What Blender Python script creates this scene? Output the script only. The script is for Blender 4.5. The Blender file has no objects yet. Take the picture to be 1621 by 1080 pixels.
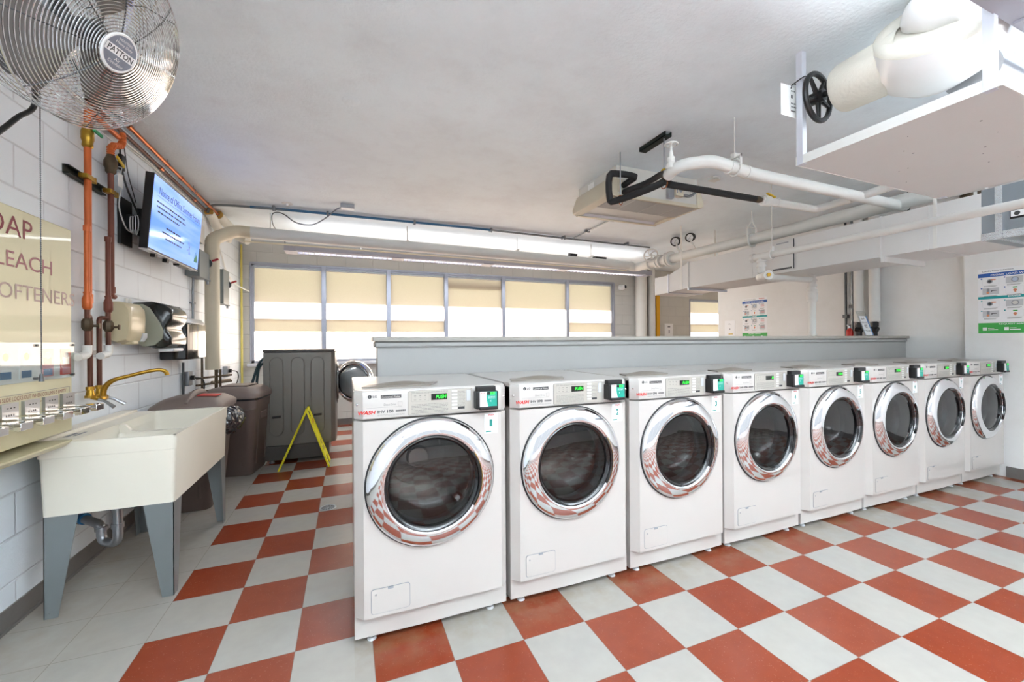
import bpy, bmesh, math, random
from mathutils import Vector, Matrix
R = math.radians
random.seed(7)
SC = bpy.context.scene
COL = SC.collection

# ------------------------------------------------------------------ camera
cam_d = bpy.data.cameras.new('camera')
cam = bpy.data.objects.new('camera', cam_d)
COL.objects.link(cam)
cam_d.sensor_fit = 'HORIZONTAL'
cam_d.sensor_width = 36.0
cam_d.lens = 36.0 * 647.3 / 1621.0
cam_d.clip_start = 0.02
cam_d.clip_end = 200
yaw, pitch, roll = .3829, .0013, -.0068
Fv = Vector((math.sin(yaw)*math.cos(pitch), math.cos(yaw)*math.cos(pitch), math.sin(pitch)))
Rv = Vector((math.cos(yaw), -math.sin(yaw), 0)); Uv = Rv.cross(Fv)
R2 = Rv*math.cos(roll) + Uv*math.sin(roll); U2 = Uv*math.cos(roll) - Rv*math.sin(roll)
mt = Matrix((R2, U2, -Fv)).transposed().to_4x4()
mt.translation = Vector((.8204, -2.2401, 1.2945))
cam.matrix_world = mt
SC.camera = cam

# ------------------------------------------------------------------ world, sun, exposure
SC.view_settings.view_transform = 'Standard'
SC.view_settings.look = 'None'
SC.view_settings.gamma = 1.0
SC.view_settings.use_curve_mapping = False
SC.view_settings.exposure = 1.0
w = bpy.data.worlds.new('World'); SC.world = w; w.use_nodes = True
bgn = w.node_tree.nodes['Background']
bgn.inputs[0].default_value = (.80, .90, 1.0, 1)
bgn.inputs[1].default_value = .3
sun_d = bpy.data.lights.new('sun', 'SUN'); sun_d.energy = 42.; sun_d.angle = R(1.2); sun_d.color = (.90, .95, 1.0)
sun = bpy.data.objects.new('sun', sun_d); COL.objects.link(sun)
sun.rotation_euler = Vector((-.06, -1, -1.0)).to_track_quat('-Z', 'Y').to_euler()

def area(name, loc, sx, sy, power, down=True, col=(.905, .96, 1.0), parent=None):
    d = bpy.data.lights.new(name, 'AREA'); d.shape = 'RECTANGLE'; d.size = sx; d.size_y = sy
    d.energy = power; d.color = col
    o = bpy.data.objects.new(name, d); COL.objects.link(o); o.location = loc
    if not down: o.rotation_euler = (math.pi, 0, 0)
    return o
# linear fluorescent fixtures: light going down out of the louvres and up to the ceiling
LIGHTS = [(3.4, -1.66, 2.470, 5.4, .20, 5, 6), (2.95, 3.62, 2.435, 5.4, .14, 30, 3)]
for (lx, ly, lz, sx, sy, pd, pu) in LIGHTS:
    area('tube_light_down', (lx, ly, lz-.012), sx, sy, pd)
    area('tube_light_up', (lx, ly, lz+.10), sx, sy, pu, down=False)
# added pendant uplights, unseen behind the camera, to brighten the ceiling
for (lx, ly, lz, sx, sy, pd, pu) in [(3.0, -2.95, 2.12, 5.4, .26, 1, 165), (3.0, -4.3, 2.12, 5.4, .26, 2, 105)]:
    area('added_pendant_down', (lx, ly, lz-.012), sx, sy, pd)
    area('added_pendant_up', (lx, ly, lz+.09), sx, sy, pu, down=False)
# fill lamp in an added, unseen window behind the camera
d_ = area('added_window_fill', (2.9, -5.13, 1.55), 5.6, 1.9, 8, col=(.93, .97, 1.0))
d_.rotation_euler = (R(90), 0, 0)

# ------------------------------------------------------------------ materials
def lin(c):
    if isinstance(c, str):
        c = [int(c[i:i+2], 16)/255 for i in (0, 2, 4)]
    return tuple((x/12.92 if x <= .04045 else ((x+.055)/1.055)**2.4) for x in c)
MATS = {}
def mat(name, col, rough=.5, metal=0., var=.04, bump=0., scale=12., coat=0., emit=None, estr=0., spec=.5, alpha=None):
    m = bpy.data.materials.new(name); m.use_nodes = True
    nt = m.node_tree; b = nt.nodes['Principled BSDF']
    c = lin(col)
    tc = nt.nodes.new('ShaderNodeTexCoord'); nz = nt.nodes.new('ShaderNodeTexNoise')
    nz.inputs['Scale'].default_value = scale; nz.inputs['Detail'].default_value = 4
    nt.links.new(tc.outputs['Object'], nz.inputs['Vector'])
    mx = nt.nodes.new('ShaderNodeMix'); mx.data_type = 'RGBA'
    mx.inputs[6].default_value = tuple(max(0, x*(1-var)) for x in c)+(1,)
    mx.inputs[7].default_value = tuple(min(1, x*(1+var)) for x in c)+(1,)
    nt.links.new(nz.outputs['Fac'], mx.inputs[0]); nt.links.new(mx.outputs[2], b.inputs['Base Color'])
    b.inputs['Roughness'].default_value = rough; b.inputs['Metallic'].default_value = metal
    b.inputs['Coat Weight'].default_value = coat
    b.inputs['Specular IOR Level'].default_value = spec
    if bump:
        bp_ = nt.nodes.new('ShaderNodeBump'); bp_.inputs['Strength'].default_value = bump; bp_.inputs['Distance'].default_value = .004
        n2 = nt.nodes.new('ShaderNodeTexNoise'); n2.inputs['Scale'].default_value = scale*8; n2.inputs['Detail'].default_value = 3
        nt.links.new(tc.outputs['Object'], n2.inputs['Vector'])
        nt.links.new(n2.outputs['Fac'], bp_.inputs['Height']); nt.links.new(bp_.outputs['Normal'], b.inputs['Normal'])
    if emit:
        b.inputs['Emission Color'].default_value = lin(emit)+(1,); b.inputs['Emission Strength'].default_value = estr
    MATS[name] = m
    return m
mat('enamel', 'c2bcb6', .28, coat=.3, var=.01)
mat('enamel_dim', 'e4e3df', .4, var=.02)
mat('chrome', 'e6e6e8', .06, 1, var=.02)
mat('brushed', 'b9bcc0', .3, 1, var=.06)
mat('steel', 'a8abb0', .38, 1, var=.08, scale=20)
mat('dark_steel', '5a5c5e', .35, .8, var=.1)
mat('drum_steel', '9c9892', .26, 1, var=.15, scale=30)
mat('black', '151515', .4, var=.1)
mat('black_gloss', '0c0c0d', .12, var=.1, coat=.5)
mat('black_foam', '242425', .75, var=.25, bump=.3, scale=20)
mat('rubber', '2a2a2b', .6)
mat('panel_plate', 'b9b4aa', .42, .25, var=.04)
mat('panel_line', '8a867e', .5)
mat('button', 'd6d4ce', .4)
mat('ink', '3a3a3c', .6)
mat('ink_light', '85837f', .6)
mat('red_ink', 'd02a22', .5)
mat('maroon_ink', '7b2a35', .6)
mat('maroon_faded', 'b39a92', .6)
mat('maroon_mid', '9a6468', .6)
mat('teal', '159a86', .4)
mat('teal_dark', '17877c', .5)
mat('white_card', 'f2f2f2', .5, var=.01)
mat('clear_card', 'dfe6e4', .25)
mat('led', '1fe030', .4, emit='27f038', estr=1.6)
mat('display', '0b0d0b', .15)
mat('lid_grey', '857d73', .35, .1)
mat('copper', 'b4683f', .28, 1, var=.25, scale=9)
mat('copper_dark', '5e3a2d', .42, .5, var=.3, scale=14)
mat('orange_pipe', 'c8642c', .4, .25, var=.2, scale=14)
mat('brown_pipe', '6e3b2c', .5, .2, var=.35, scale=16)
mat('valve_bronze', '554736', .5, .6, var=.4, scale=40)
mat('brass', 'b08a35', .28, .9, var=.2, scale=30)
mat('white_pipe', 'e2e1dc', .5, var=.05, bump=.15, scale=8)
mat('cream_pipe', 'd8cdb4', .45, var=.06, scale=5)
mat('insulation', 'e4dfd2', .65, var=.07, bump=.4, scale=10)
mat('insulation_white', 'eeedeb', .3, var=.03, bump=.1, coat=.3)
mat('foam_yellow', 'b98d3f', .8, var=.2)
mat('beige_metal', 'cbc39f', .42, var=.06, scale=4, coat=.2)
mat('beige_plastic', 'cdbf9c', .35, var=.03, coat=.2)
mat('grey_plastic', '9fa08e', .4, var=.03)
mat('smoke_plastic', '1d201d', .2, var=.2, coat=.25)
mat('sink_plastic', 'e9e3d4', .38, var=.03, scale=4)
mat('leg_grey', '7e8486', .38, .3, var=.05, scale=9)
mat('bin_brown', '64554f', .5, var=.08, scale=6, bump=.15)
mat('bin_lid', '7b6c65', .5, var=.07, scale=6, bump=.15)
mat('bag', '2b2b30', .2, var=.5, coat=.6, scale=30)
mat('graphite', '74716b', .34, .6, var=.05, scale=3)
mat('graphite_dark', '524f4b', .4, .4, var=.06)
mat('safety_yellow', 'e8e012', .4, var=.04)
mat('yellow_paint', 'd9c766', .5)
mat('yellow_post', 'e0a314', .5)
mat('red_plastic', 'a8202a', .4)
mat('red_bottle', 'c22a20', .3)
mat('conduit', '8d9194', .38, .8, var=.1)
mat('conduit_blue', '3f6f93', .45, .3, var=.15)
mat('box_grey', '7f8585', .45, .4, var=.08)
mat('strut_dark', '2c3430', .5, .5)
mat('duct_white', 'dcdcda', .5, var=.03, scale=3)
mat('duct_metal', '9aa2a8', .36, .6, var=.08, scale=5)
mat('foil', 'd9dde0', .2, 1, var=.2, bump=1., scale=20)
mat('fixture', 'a9a8b2', .5, .1)
mat('fixture_white', 'e6e6ea', .5)
mat('tube', 'ffffff', .4, emit='fdfbff', estr=2.5)
mat('ac_beige', 'd2c9b3', .42, var=.03)
mat('ac_white', 'd4d2cb', .45, var=.03)
mat('ac_grille', '9b9892', .5, .2)
mat('tag_white', 'efefec', .6)
mat('tag_yellow', 'd8b52c', .5)
mat('green_tag', '2f9560', .5)
mat('alu', 'a9adbb', .35, .7, var=.06)
mat('alu_white', 'd8dae2', .35, .3, var=.04)
mat('tv_black', '121214', .35)
mat('tv_silver', 'b8b9bd', .3, .5)
mat('poster_blue', '2d5fae', .5)
mat('poster_teal', '1f9ea0', .5)
mat('poster_green', '3faa4c', .5)
mat('skin_tone', 'e0906a', .6)
mat('pale_grey', 'c9cbcc', .6)
mat('mid_grey', '8c9196', .6)
mat('hose_teal', '2f4a52', .5)
mat('bowl_grey', 'a4a9ab', .15, .3, coat=.5)
mat('pale_blue', 'b9c6d6', .6)
mat('fan_blade', '77736e', .75, .0, var=.08)
mat('badge_blue', '8d94a4', .3, .5, var=.15, scale=40)
mat('wood_beige', 'b8a585', .6, var=.2, scale=30)
mat('bottle_blue', '2e74a8', .5)
mat('packet_pink', 'd98c98', .5)
mat('packet_white', 'eceef2', .5)
mat('packet_blue', '5b86b8', .5)

def finish_nodes(name):
    m = bpy.data.materials.new(name); m.use_nodes = True
    MATS[name] = m
    nt = m.node_tree
    return nt, nt.nodes['Principled BSDF'], nt.nodes.new, nt.links.new

def math_n(nt, op, a, b=None, c=None):
    n = nt.nodes.new('ShaderNodeMath'); n.operation = op
    for i, v in enumerate((a, b, c)):
        if v is None: continue
        if isinstance(v, (int, float)): n.inputs[i].default_value = v
        else: nt.links.new(v, n.inputs[i])
    return n.outputs[0]
def mixc(nt, fac, a, b):
    n = nt.nodes.new('ShaderNodeMix'); n.data_type = 'RGBA'
    for i, v in ((0, fac), (6, a), (7, b)):
        if isinstance(v, (int, float)): n.inputs[i].default_value = v
        elif isinstance(v, tuple): n.inputs[i].default_value = v
        else: nt.links.new(v, n.inputs[i])
    return n.outputs[2]
def noise(nt, vec, scale, detail=4, rough=.55):
    n = nt.nodes.new('ShaderNodeTexNoise'); n.inputs['Scale'].default_value = scale
    n.inputs['Detail'].default_value = detail; n.inputs['Roughness'].default_value = rough
    nt.links.new(vec, n.inputs['Vector']); return n.outputs['Fac']
def ramp(nt, fac, p0, p1):
    n = nt.nodes.new('ShaderNodeMapRange'); n.inputs[1].default_value = p0; n.inputs[2].default_value = p1
    nt.links.new(fac, n.inputs[0]); return n.outputs[0]

# vinyl tile floor: 0.3048 m tiles, red ones where the column + row is odd, plain border along the left wall
nt, b, N, L = finish_nodes('floor_tiles')
g = N('ShaderNodeNewGeometry'); sp = N('ShaderNodeSeparateXYZ'); L(g.outputs['Position'], sp.inputs[0])
T = .3048
ux = math_n(nt, 'DIVIDE', sp.outputs[0], T); uy = math_n(nt, 'DIVIDE', sp.outputs[1], T)
fx = math_n(nt, 'FLOOR', ux); fy = math_n(nt, 'FLOOR', uy)
odd = math_n(nt, 'FLOORED_MODULO', math_n(nt, 'ADD', fx, fy), 2.0)
inside = math_n(nt, 'GREATER_THAN', sp.outputs[0], 0.0)
red = math_n(nt, 'MULTIPLY', math_n(nt, 'GREATER_THAN', odd, .5), inside)
ex = math_n(nt, 'MINIMUM', math_n(nt, 'FRACT', ux), math_n(nt, 'SUBTRACT', 1.0, math_n(nt, 'FRACT', ux)))
ey = math_n(nt, 'MINIMUM', math_n(nt, 'FRACT', uy), math_n(nt, 'SUBTRACT', 1.0, math_n(nt, 'FRACT', uy)))
edge = math_n(nt, 'LESS_THAN', math_n(nt, 'MINIMUM', ex, ey), .0045)
wn = N('ShaderNodeTexWhiteNoise'); cb = N('ShaderNodeCombineXYZ'); L(fx, cb.inputs[0]); L(fy, cb.inputs[1]); L(cb.outputs[0], wn.inputs['Vector'])
vo = N('ShaderNodeTexVoronoi'); vo.inputs['Scale'].default_value = 120; L(g.outputs['Position'], vo.inputs['Vector'])
speck = math_n(nt, 'MULTIPLY', math_n(nt, 'LESS_THAN', vo.outputs['Distance'], .22), ramp(nt, noise(nt, g.outputs['Position'], 60, 2), .5, .6))
n1 = ramp(nt, noise(nt, g.outputs['Position'], 16, 2, .5), .1, .9)
n2 = ramp(nt, noise(nt, g.outputs['Position'], 3.5, 3, .5), .2, .85)
wht = mixc(nt, n1, lin('9b9893')+(1,), lin('a5a29d')+(1,))
wht = mixc(nt, math_n(nt, 'MULTIPLY', n2, .25), wht, lin('bdb3a3')+(1,))
rd = mixc(nt, n1, lin('7c2c12')+(1,), lin('863518')+(1,))
rd = mixc(nt, math_n(nt, 'MULTIPLY', speck, .35), rd, lin('b07a62')+(1,))
rd = mixc(nt, math_n(nt, 'MULTIPLY', n2, .15), rd, lin('a8604c')+(1,))
colr = mixc(nt, red, wht, rd)
colr = mixc(nt, math_n(nt, 'MULTIPLY', wn.outputs[0], .07), colr, lin('b79a88')+(1,))
# worn brown dirt along the plain border tiles and in front of the machines
dl = ramp(nt, sp.outputs[0], .05, -.55)
dm = math_n(nt, 'MULTIPLY', ramp(nt, sp.outputs[1], -.62, -.42), math_n(nt, 'GREATER_THAN', sp.outputs[0], .84))
dm = math_n(nt, 'MULTIPLY', dm, math_n(nt, 'LESS_THAN', sp.outputs[1], .4))
nd = ramp(nt, noise(nt, g.outputs['Position'], 9, 5, .6), .35, .85)
colr = mixc(nt, math_n(nt, 'MULTIPLY', math_n(nt, 'MAXIMUM', math_n(nt, 'MULTIPLY', dl, .55), dm), math_n(nt, 'MULTIPLY', nd, .62)), colr, lin('8a7456')+(1,))
colr = mixc(nt, math_n(nt, 'MULTIPLY', edge, .55), colr, lin('6b6055')+(1,))
L(colr, b.inputs['Base Color'])
b.inputs['Roughness'].default_value = .27; b.inputs['Specular IOR Level'].default_value = .28
bm_ = N('ShaderNodeBump'); bm_.inputs['Strength'].default_value = .04; bm_.inputs['Distance'].default_value = .002
L(math_n(nt, 'SUBTRACT', noise(nt, g.outputs['Position'], 9, 2), math_n(nt, 'MULTIPLY', edge, .6)), bm_.inputs['Height']); L(bm_.outputs[0], b.inputs['Normal'])

def block_mat(name, col, mortar, u_axis, bump=.6, rough=.5):
    """painted concrete block, 0.4064 x 0.2032 m, running bond"""
    nt, b, N, L = finish_nodes(name)
    g = N('ShaderNodeNewGeometry'); sp = N('ShaderNodeSeparateXYZ'); L(g.outputs['Position'], sp.inputs[0])
    u = sp.outputs[u_axis]; v = sp.outputs[2]
    cv = math_n(nt, 'DIVIDE', v, .2032); row = math_n(nt, 'FLOOR', cv)
    off = math_n(nt, 'MULTIPLY', math_n(nt, 'FLOORED_MODULO', row, 2.0), .5)
    cu = math_n(nt, 'ADD', math_n(nt, 'DIVIDE', math_n(nt, 'ADD', u, .008), .4064), off)
    eu = math_n(nt, 'MINIMUM', math_n(nt, 'FRACT', cu), math_n(nt, 'SUBTRACT', 1.0, math_n(nt, 'FRACT', cu)))
    ev = math_n(nt, 'MINIMUM', math_n(nt, 'FRACT', cv), math_n(nt, 'SUBTRACT', 1.0, math_n(nt, 'FRACT', cv)))
    du = math_n(nt, 'MULTIPLY', eu, .4064); dv = math_n(nt, 'MULTIPLY', ev, .2032)
    d = math_n(nt, 'MINIMUM', du, dv)
    groove = ramp(nt, d, .0065, .002)
    n1 = noise(nt, g.outputs['Position'], 70, 5, .7); n2 = noise(nt, g.outputs['Position'], 2.2, 4)
    c = mixc(nt, ramp(nt, n2, .3, .7), lin(col)+(1,), tuple(x*.93 for x in lin(col))+(1,))
    c = mixc(nt, math_n(nt, 'MULTIPLY', groove, .45), c, lin(mortar)+(1,))
    L(c, b.inputs['Base Color']); b.inputs['Roughness'].default_value = rough
    bm_ = N('ShaderNodeBump'); bm_.inputs['Strength'].default_value = bump; bm_.inputs['Distance'].default_value = .005
    L(math_n(nt, 'SUBTRACT', math_n(nt, 'MULTIPLY', n1, .35), groove), bm_.inputs['Height']); L(bm_.outputs[0], b.inputs['Normal'])
block_mat('block_left', 'e9eff4', 'b8b8bd', 1)
block_mat('block_back', 'cdcbc5', 'b3b1ab', 0)

def plaster(name, col, stain, sc=1.6, amt=.3, bump=.3, fine=60, rough=.6):
    nt, b, N, L = finish_nodes(name)
    g = N('ShaderNodeNewGeometry')
    n1 = ramp(nt, noise(nt, g.outputs['Position'], sc, 6, .65), .45, .75)
    n2 = ramp(nt, noise(nt, g.outputs['Position'], sc*5, 6, .7), .5, .75)
    c = mixc(nt, math_n(nt, 'MULTIPLY', math_n(nt, 'ADD', n1, math_n(nt, 'MULTIPLY', n2, .5)), amt), lin(col)+(1,), lin(stain)+(1,))
    L(c, b.inputs['Base Color']); b.inputs['Roughness'].default_value = rough
    bm_ = N('ShaderNodeBump'); bm_.inputs['Strength'].default_value = bump; bm_.inputs['Distance'].default_value = .006
    L(noise(nt, g.outputs['Position'], fine, 4, .6), bm_.inputs['Height']); L(bm_.outputs[0], b.inputs['Normal'])
plaster('ceiling_paint', 'ebf4f9', 'cbccd1', 1.3, .34, .55, 45)
plaster('wall_paint', 'edece9', 'd5d2ca', 1.2, .35, .06, 90, .5)
plaster('half_wall_paint', 'a5a4a1', '9b9a97', 1.5, .3, .05, 90, .45)
plaster('cap_paint', 'a9a49b', '9a958b', 3, .3, .03, 90, .4)
plaster('base_rubber', '6f6a66', '5a5552', 4, .5, .05, 60, .45)
plaster('asphalt', '6f7663', '62695a', 1, .4, .3, 60, .8)

def glassy(name, tint, gloss=.12, rough=.02):
    m = bpy.data.materials.new(name); m.use_nodes = True; nt = m.node_tree
    for n in list(nt.nodes): nt.nodes.remove(n)
    o = nt.nodes.new('ShaderNodeOutputMaterial'); mx = nt.nodes.new('ShaderNodeMixShader')
    t = nt.nodes.new('ShaderNodeBsdfTransparent'); gl = nt.nodes.new('ShaderNodeBsdfGlossy')
    t.inputs[0].default_value = tint+(1,); gl.inputs['Roughness'].default_value = rough
    lw = nt.nodes.new('ShaderNodeLayerWeight'); lw.inputs[0].default_value = .5
    r = nt.nodes.new('ShaderNodeMapRange'); r.inputs[3].default_value = gloss; r.inputs[4].default_value = .9
    pw = nt.nodes.new('ShaderNodeMath'); pw.operation = 'POWER'; pw.inputs[1].default_value = 4.0
    nt.links.new(lw.outputs['Facing'], pw.inputs[0]); nt.links.new(pw.outputs[0], r.inputs[0]); nt.links.new(r.outputs[0], mx.inputs[0])
    nt.links.new(t.outputs[0], mx.inputs[1]); nt.links.new(gl.outputs[0], mx.inputs[2]); nt.links.new(mx.outputs[0], o.inputs[0])
    MATS[name] = m
glassy('door_glass', (.62, .62, .63), .045)
glassy('clear_glass', (.93, .95, .95), .04)
glassy('bowl_glass', (.85, .85, .85), .04)
glassy('acrylic', (.86, .88, .86), .06, .05)

# woven roller shade: lets sunlight through
m = bpy.data.materials.new('shade_fabric'); m.use_nodes = True; nt = m.node_tree; MATS['shade_fabric'] = m
for n in list(nt.nodes): nt.nodes.remove(n)
o = nt.nodes.new('ShaderNodeOutputMaterial'); ad = nt.nodes.new('ShaderNodeMixShader'); ad.inputs[0].default_value = .62
df = nt.nodes.new('ShaderNodeBsdfDiffuse'); tl = nt.nodes.new('ShaderNodeBsdfTranslucent')
g = nt.nodes.new('ShaderNodeNewGeometry'); wv = noise(nt, g.outputs['Position'], 140, 2)
c = mixc(nt, wv, lin('ceb29d')+(1,), lin('d7bfad')+(1,))
nt.links.new(c, df.inputs[0]); nt.links.new(c, tl.inputs[0])
nt.links.new(df.outputs[0], ad.inputs[1]); nt.links.new(tl.outputs[0], ad.inputs[2]); nt.links.new(ad.outputs[0], o.inputs[0])

# TV picture: pale blue desktop with soft white bands
m = mat('tv_screen', '5b7fd0', .12)
nt = m.node_tree; b = nt.nodes['Principled BSDF']
tc = nt.nodes.new('ShaderNodeTexCoord'); mp = nt.nodes.new('ShaderNodeMapping'); mp.inputs['Scale'].default_value = (1, .6, 6)
nt.links.new(tc.outputs['Object'], mp.inputs['Vector'])
f_ = ramp(nt, noise(nt, mp.outputs[0], 1.1, 3), .35, .65)
c = mixc(nt, f_, lin('4f79d6')+(1,), lin('8fa6e6')+(1,))
nt.links.new(c, b.inputs['Emission Color']); b.inputs['Emission Strength'].default_value = .85
b.inputs['Base Color'].default_value = (.02, .02, .03, 1)

# perforated drum
m = mat('drum_holes', '9a968f', .26, 1, var=.1)
nt = m.node_tree; b = nt.nodes['Principled BSDF']
tc = nt.nodes.new('ShaderNodeTexCoord'); vo = nt.nodes.new('ShaderNodeTexVoronoi'); vo.inputs['Scale'].default_value = 55; vo.inputs['Randomness'].default_value = .15
nt.links.new(tc.outputs['Object'], vo.inputs['Vector'])
hl = ramp(nt, vo.outputs['Distance'], .34, .26)
src = b.inputs['Base Color'].links[0].from_socket
nt.links.new(mixc(nt, hl, src, (.01, .01, .01, 1)), b.inputs['Base Color'])

# ------------------------------------------------------------------ mesh helpers
def V(*a): return Vector(a)
class MB:
    """collects shapes; build() links them as one mesh object"""
    def __init__(s): s.v = []; s.f = []; s.m = []; s.mats = []; s.cur = 0
    def use(s, name):
        if name not in s.mats: s.mats.append(name)
        s.cur = s.mats.index(name); return s
    def add(s, vs, fs):
        if not s.mats: s.mats.append(None)
        o = len(s.v); s.v += [Vector(p) for p in vs]
        for f in fs: s.f.append(tuple(i+o for i in f)); s.m.append(s.cur)
        return s
    def box(s, x0, y0, z0, x1, y1, z1, skip=()):
        x0, x1 = sorted((x0, x1)); y0, y1 = sorted((y0, y1)); z0, z1 = sorted((z0, z1))
        vs = [(x0,y0,z0),(x1,y0,z0),(x1,y1,z0),(x0,y1,z0),(x0,y0,z1),(x1,y0,z1),(x1,y1,z1),(x0,y1,z1)]
        fs = {'-z':(0,3,2,1),'+z':(4,5,6,7),'-y':(0,1,5,4),'+x':(1,2,6,5),'+y':(2,3,7,6),'-x':(3,0,4,7)}
        return s.add(vs, [f for k, f in fs.items() if k not in skip])
    def obox(s, c, ax, ay, az):
        """oriented box: centre and three half-extent vectors"""
        c = Vector(c); vs = []
        for k in (-1, 1):
            for i, j in ((-1,-1),(1,-1),(1,1),(-1,1)): vs.append(c+Vector(ax)*i+Vector(ay)*j+Vector(az)*k)
        return s.add(vs, [(0,3,2,1),(4,5,6,7),(0,1,5,4),(1,2,6,5),(2,3,7,6),(3,0,4,7)])
    def frame(s, ax):
        ax = Vector(ax).normalized(); t = V(0,0,1) if abs(ax.z) < .9 else V(1,0,0)
        u = ax.cross(t).normalized(); return ax, u, ax.cross(u).normalized()
    def cyl(s, p0, p1, r0, r1=None, n=16, caps=True):
        r1 = r0 if r1 is None else r1; p0 = Vector(p0); p1 = Vector(p1); ax, u, w = s.frame(p1-p0)
        vs = []
        for p, r in ((p0, r0), (p1, r1)):
            for i in range(n): a = 2*math.pi*i/n; vs.append(p+(u*math.cos(a)+w*math.sin(a))*r)
        fs = [(i, (i+1)%n, n+(i+1)%n, n+i) for i in range(n)]
        if caps: fs += [tuple(reversed(range(n))), tuple(range(n, 2*n))]
        return s.add(vs, fs)
    def tube(s, pts, r, n=10, caps=True, smooth=0, closed=False):
        pts = [Vector(p) for p in pts]; rs = r if isinstance(r, (list, tuple)) else [r]*len(pts)
        if smooth:
            q = []; qr = []
            P_ = [pts[0]]+pts+[pts[-1]]
            for i in range(len(pts)-1):
                a, b_, c, d = P_[i], P_[i+1], P_[i+2], P_[i+3]
                for k in range(smooth):
                    t = k/smooth
                    q.append(.5*((2*b_)+(c-a)*t+(2*a-5*b_+4*c-d)*t*t+(3*b_-a-3*c+d)*t**3)); qr.append(rs[i]*(1-t)+rs[i+1]*t)
            q.append(pts[-1]); qr.append(rs[-1]); pts, rs = q, qr
        m = len(pts); vs = []; prev = None
        for i, p in enumerate(pts):
            if closed: t = pts[(i+1)%m]-pts[i-1]
            else: t = pts[min(i+1, m-1)]-pts[max(i-1, 0)]
            t.normalize()
            if prev is None: _, u, w = s.frame(t)
            else:
                u = prev-t*prev.dot(t)
                if u.length < 1e-5: _, u, w = s.frame(t)
                u.normalize(); w = t.cross(u)
            prev = u
            k = 1.0
            if not closed and 0 < i < m-1:
                c_ = (pts[i]-pts[i-1]).normalized().dot((pts[i+1]-pts[i]).normalized()); k = 1/max(.5, math.sqrt(max(0, (1+c_)/2)))
                k = min(k, 1.42)
            nrm = None
            if k > 1.001:
                a_ = (pts[i]-pts[i-1]).normalized(); b2 = (pts[i+1]-pts[i]).normalized(); nrm = (b2-a_).normalized()
            for j in range(n):
                a = 2*math.pi*j/n; o = (u*math.cos(a)+w*math.sin(a))*rs[i]
                if nrm is not None: o += nrm*o.dot(nrm)*(k-1)
                vs.append(p+o)
        fs = []
        for i in range(m if closed else m-1):
            i2 = (i+1)%m
            for j in range(n): fs.append((i*n+j, i*n+(j+1)%n, i2*n+(j+1)%n, i2*n+j))
        if caps and not closed: fs += [tuple(reversed(range(n))), tuple(range((m-1)*n, m*n))]
        return s.add(vs, fs)
    def elbow(s, pts, r, rad=.05, n=12, k=5):
        """pipe through pts whose corners are rounded arcs"""
        pts = [Vector(p) for p in pts]; q = [pts[0]]
        for i in range(1, len(pts)-1):
            a, b_, c = pts[i-1], pts[i], pts[i+1]; d0 = (a-b_); d1 = (c-b_)
            rr = min(rad, d0.length*.49, d1.length*.49); d0.normalize(); d1.normalize()
            for j in range(k+1):
                t = j/k; q.append(b_+d0*rr*(1-t)**2+d1*rr*t*t)
        q.append(pts[-1]); return s.tube(q, r, n)
    def ring(s, c, ax, R_, r, n=32, m=8):
        c = Vector(c); ax, u, w = s.frame(ax)
        return s.tube([c+(u*math.cos(2*math.pi*i/n)+w*math.sin(2*math.pi*i/n))*R_ for i in range(n)], r, m, closed=True)
    def lathe(s, c, ax, prof, n=32, a0=0, a1=360, cap0=False, cap1=False):
        c = Vector(c); ax, u, w = s.frame(ax); full = (a1-a0) >= 360; nn = n if full else n+1; vs = []
        for (r, h) in prof:
            for i in range(nn):
                a = R(a0+(a1-a0)*i/n); vs.append(c+ax*h+(u*math.cos(a)+w*math.sin(a))*r)
        fs = []
        for k in range(len(prof)-1):
            for i in range(n):
                j = (i+1)%nn if full else i+1
                fs.append((k*nn+i, k*nn+j, (k+1)*nn+j, (k+1)*nn+i))
        if cap0: fs.append(tuple(reversed(range(nn))))
        if cap1: fs.append(tuple(range((len(prof)-1)*nn, len(prof)*nn)))
        return s.add(vs, fs)
    def ball(s, c, r, n=16, m=10, sc=(1,1,1)):
        c = Vector(c); vs = []; fs = []
        for i in range(m+1):
            t = math.pi*i/m
            for j in range(n): a = 2*math.pi*j/n; vs.append(c+V(r*sc[0]*math.sin(t)*math.cos(a), r*sc[1]*math.sin(t)*math.sin(a), r*sc[2]*math.cos(t)))
        for i in range(m):
            for j in range(n): fs.append((i*n+j, (i+1)*n+j, (i+1)*n+(j+1)%n, i*n+(j+1)%n))
        return s.add(vs, fs)
    def loft(s, loops, cap0=True, cap1=True):
        n = len(loops[0]); vs = [p for l in loops for p in l]
        fs = [(k*n+i, k*n+(i+1)%n, (k+1)*n+(i+1)%n, (k+1)*n+i) for k in range(len(loops)-1) for i in range(n)]
        if cap0: fs.append(tuple(reversed(range(n))))
        if cap1: fs.append(tuple(range((len(loops)-1)*n, len(loops)*n)))
        return s.add(vs, fs)
    def prism(s, poly, ext):
        e = Vector(ext); return s.loft([[Vector(p) for p in poly], [Vector(p)+e for p in poly]])
    def quad(s, *p): return s.add(p, [tuple(range(len(p)))])
    def disc(s, c, ax, r, n=24, thick=.0):
        if thick: return s.cyl(Vector(c), Vector(c)+Vector(ax).normalized()*thick, r, n=n)
        c = Vector(c); ax, u, w = s.frame(ax)
        return s.add([c+(u*math.cos(2*math.pi*i/n)+w*math.sin(2*math.pi*i/n))*r for i in range(n)], [tuple(range(n))])
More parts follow.
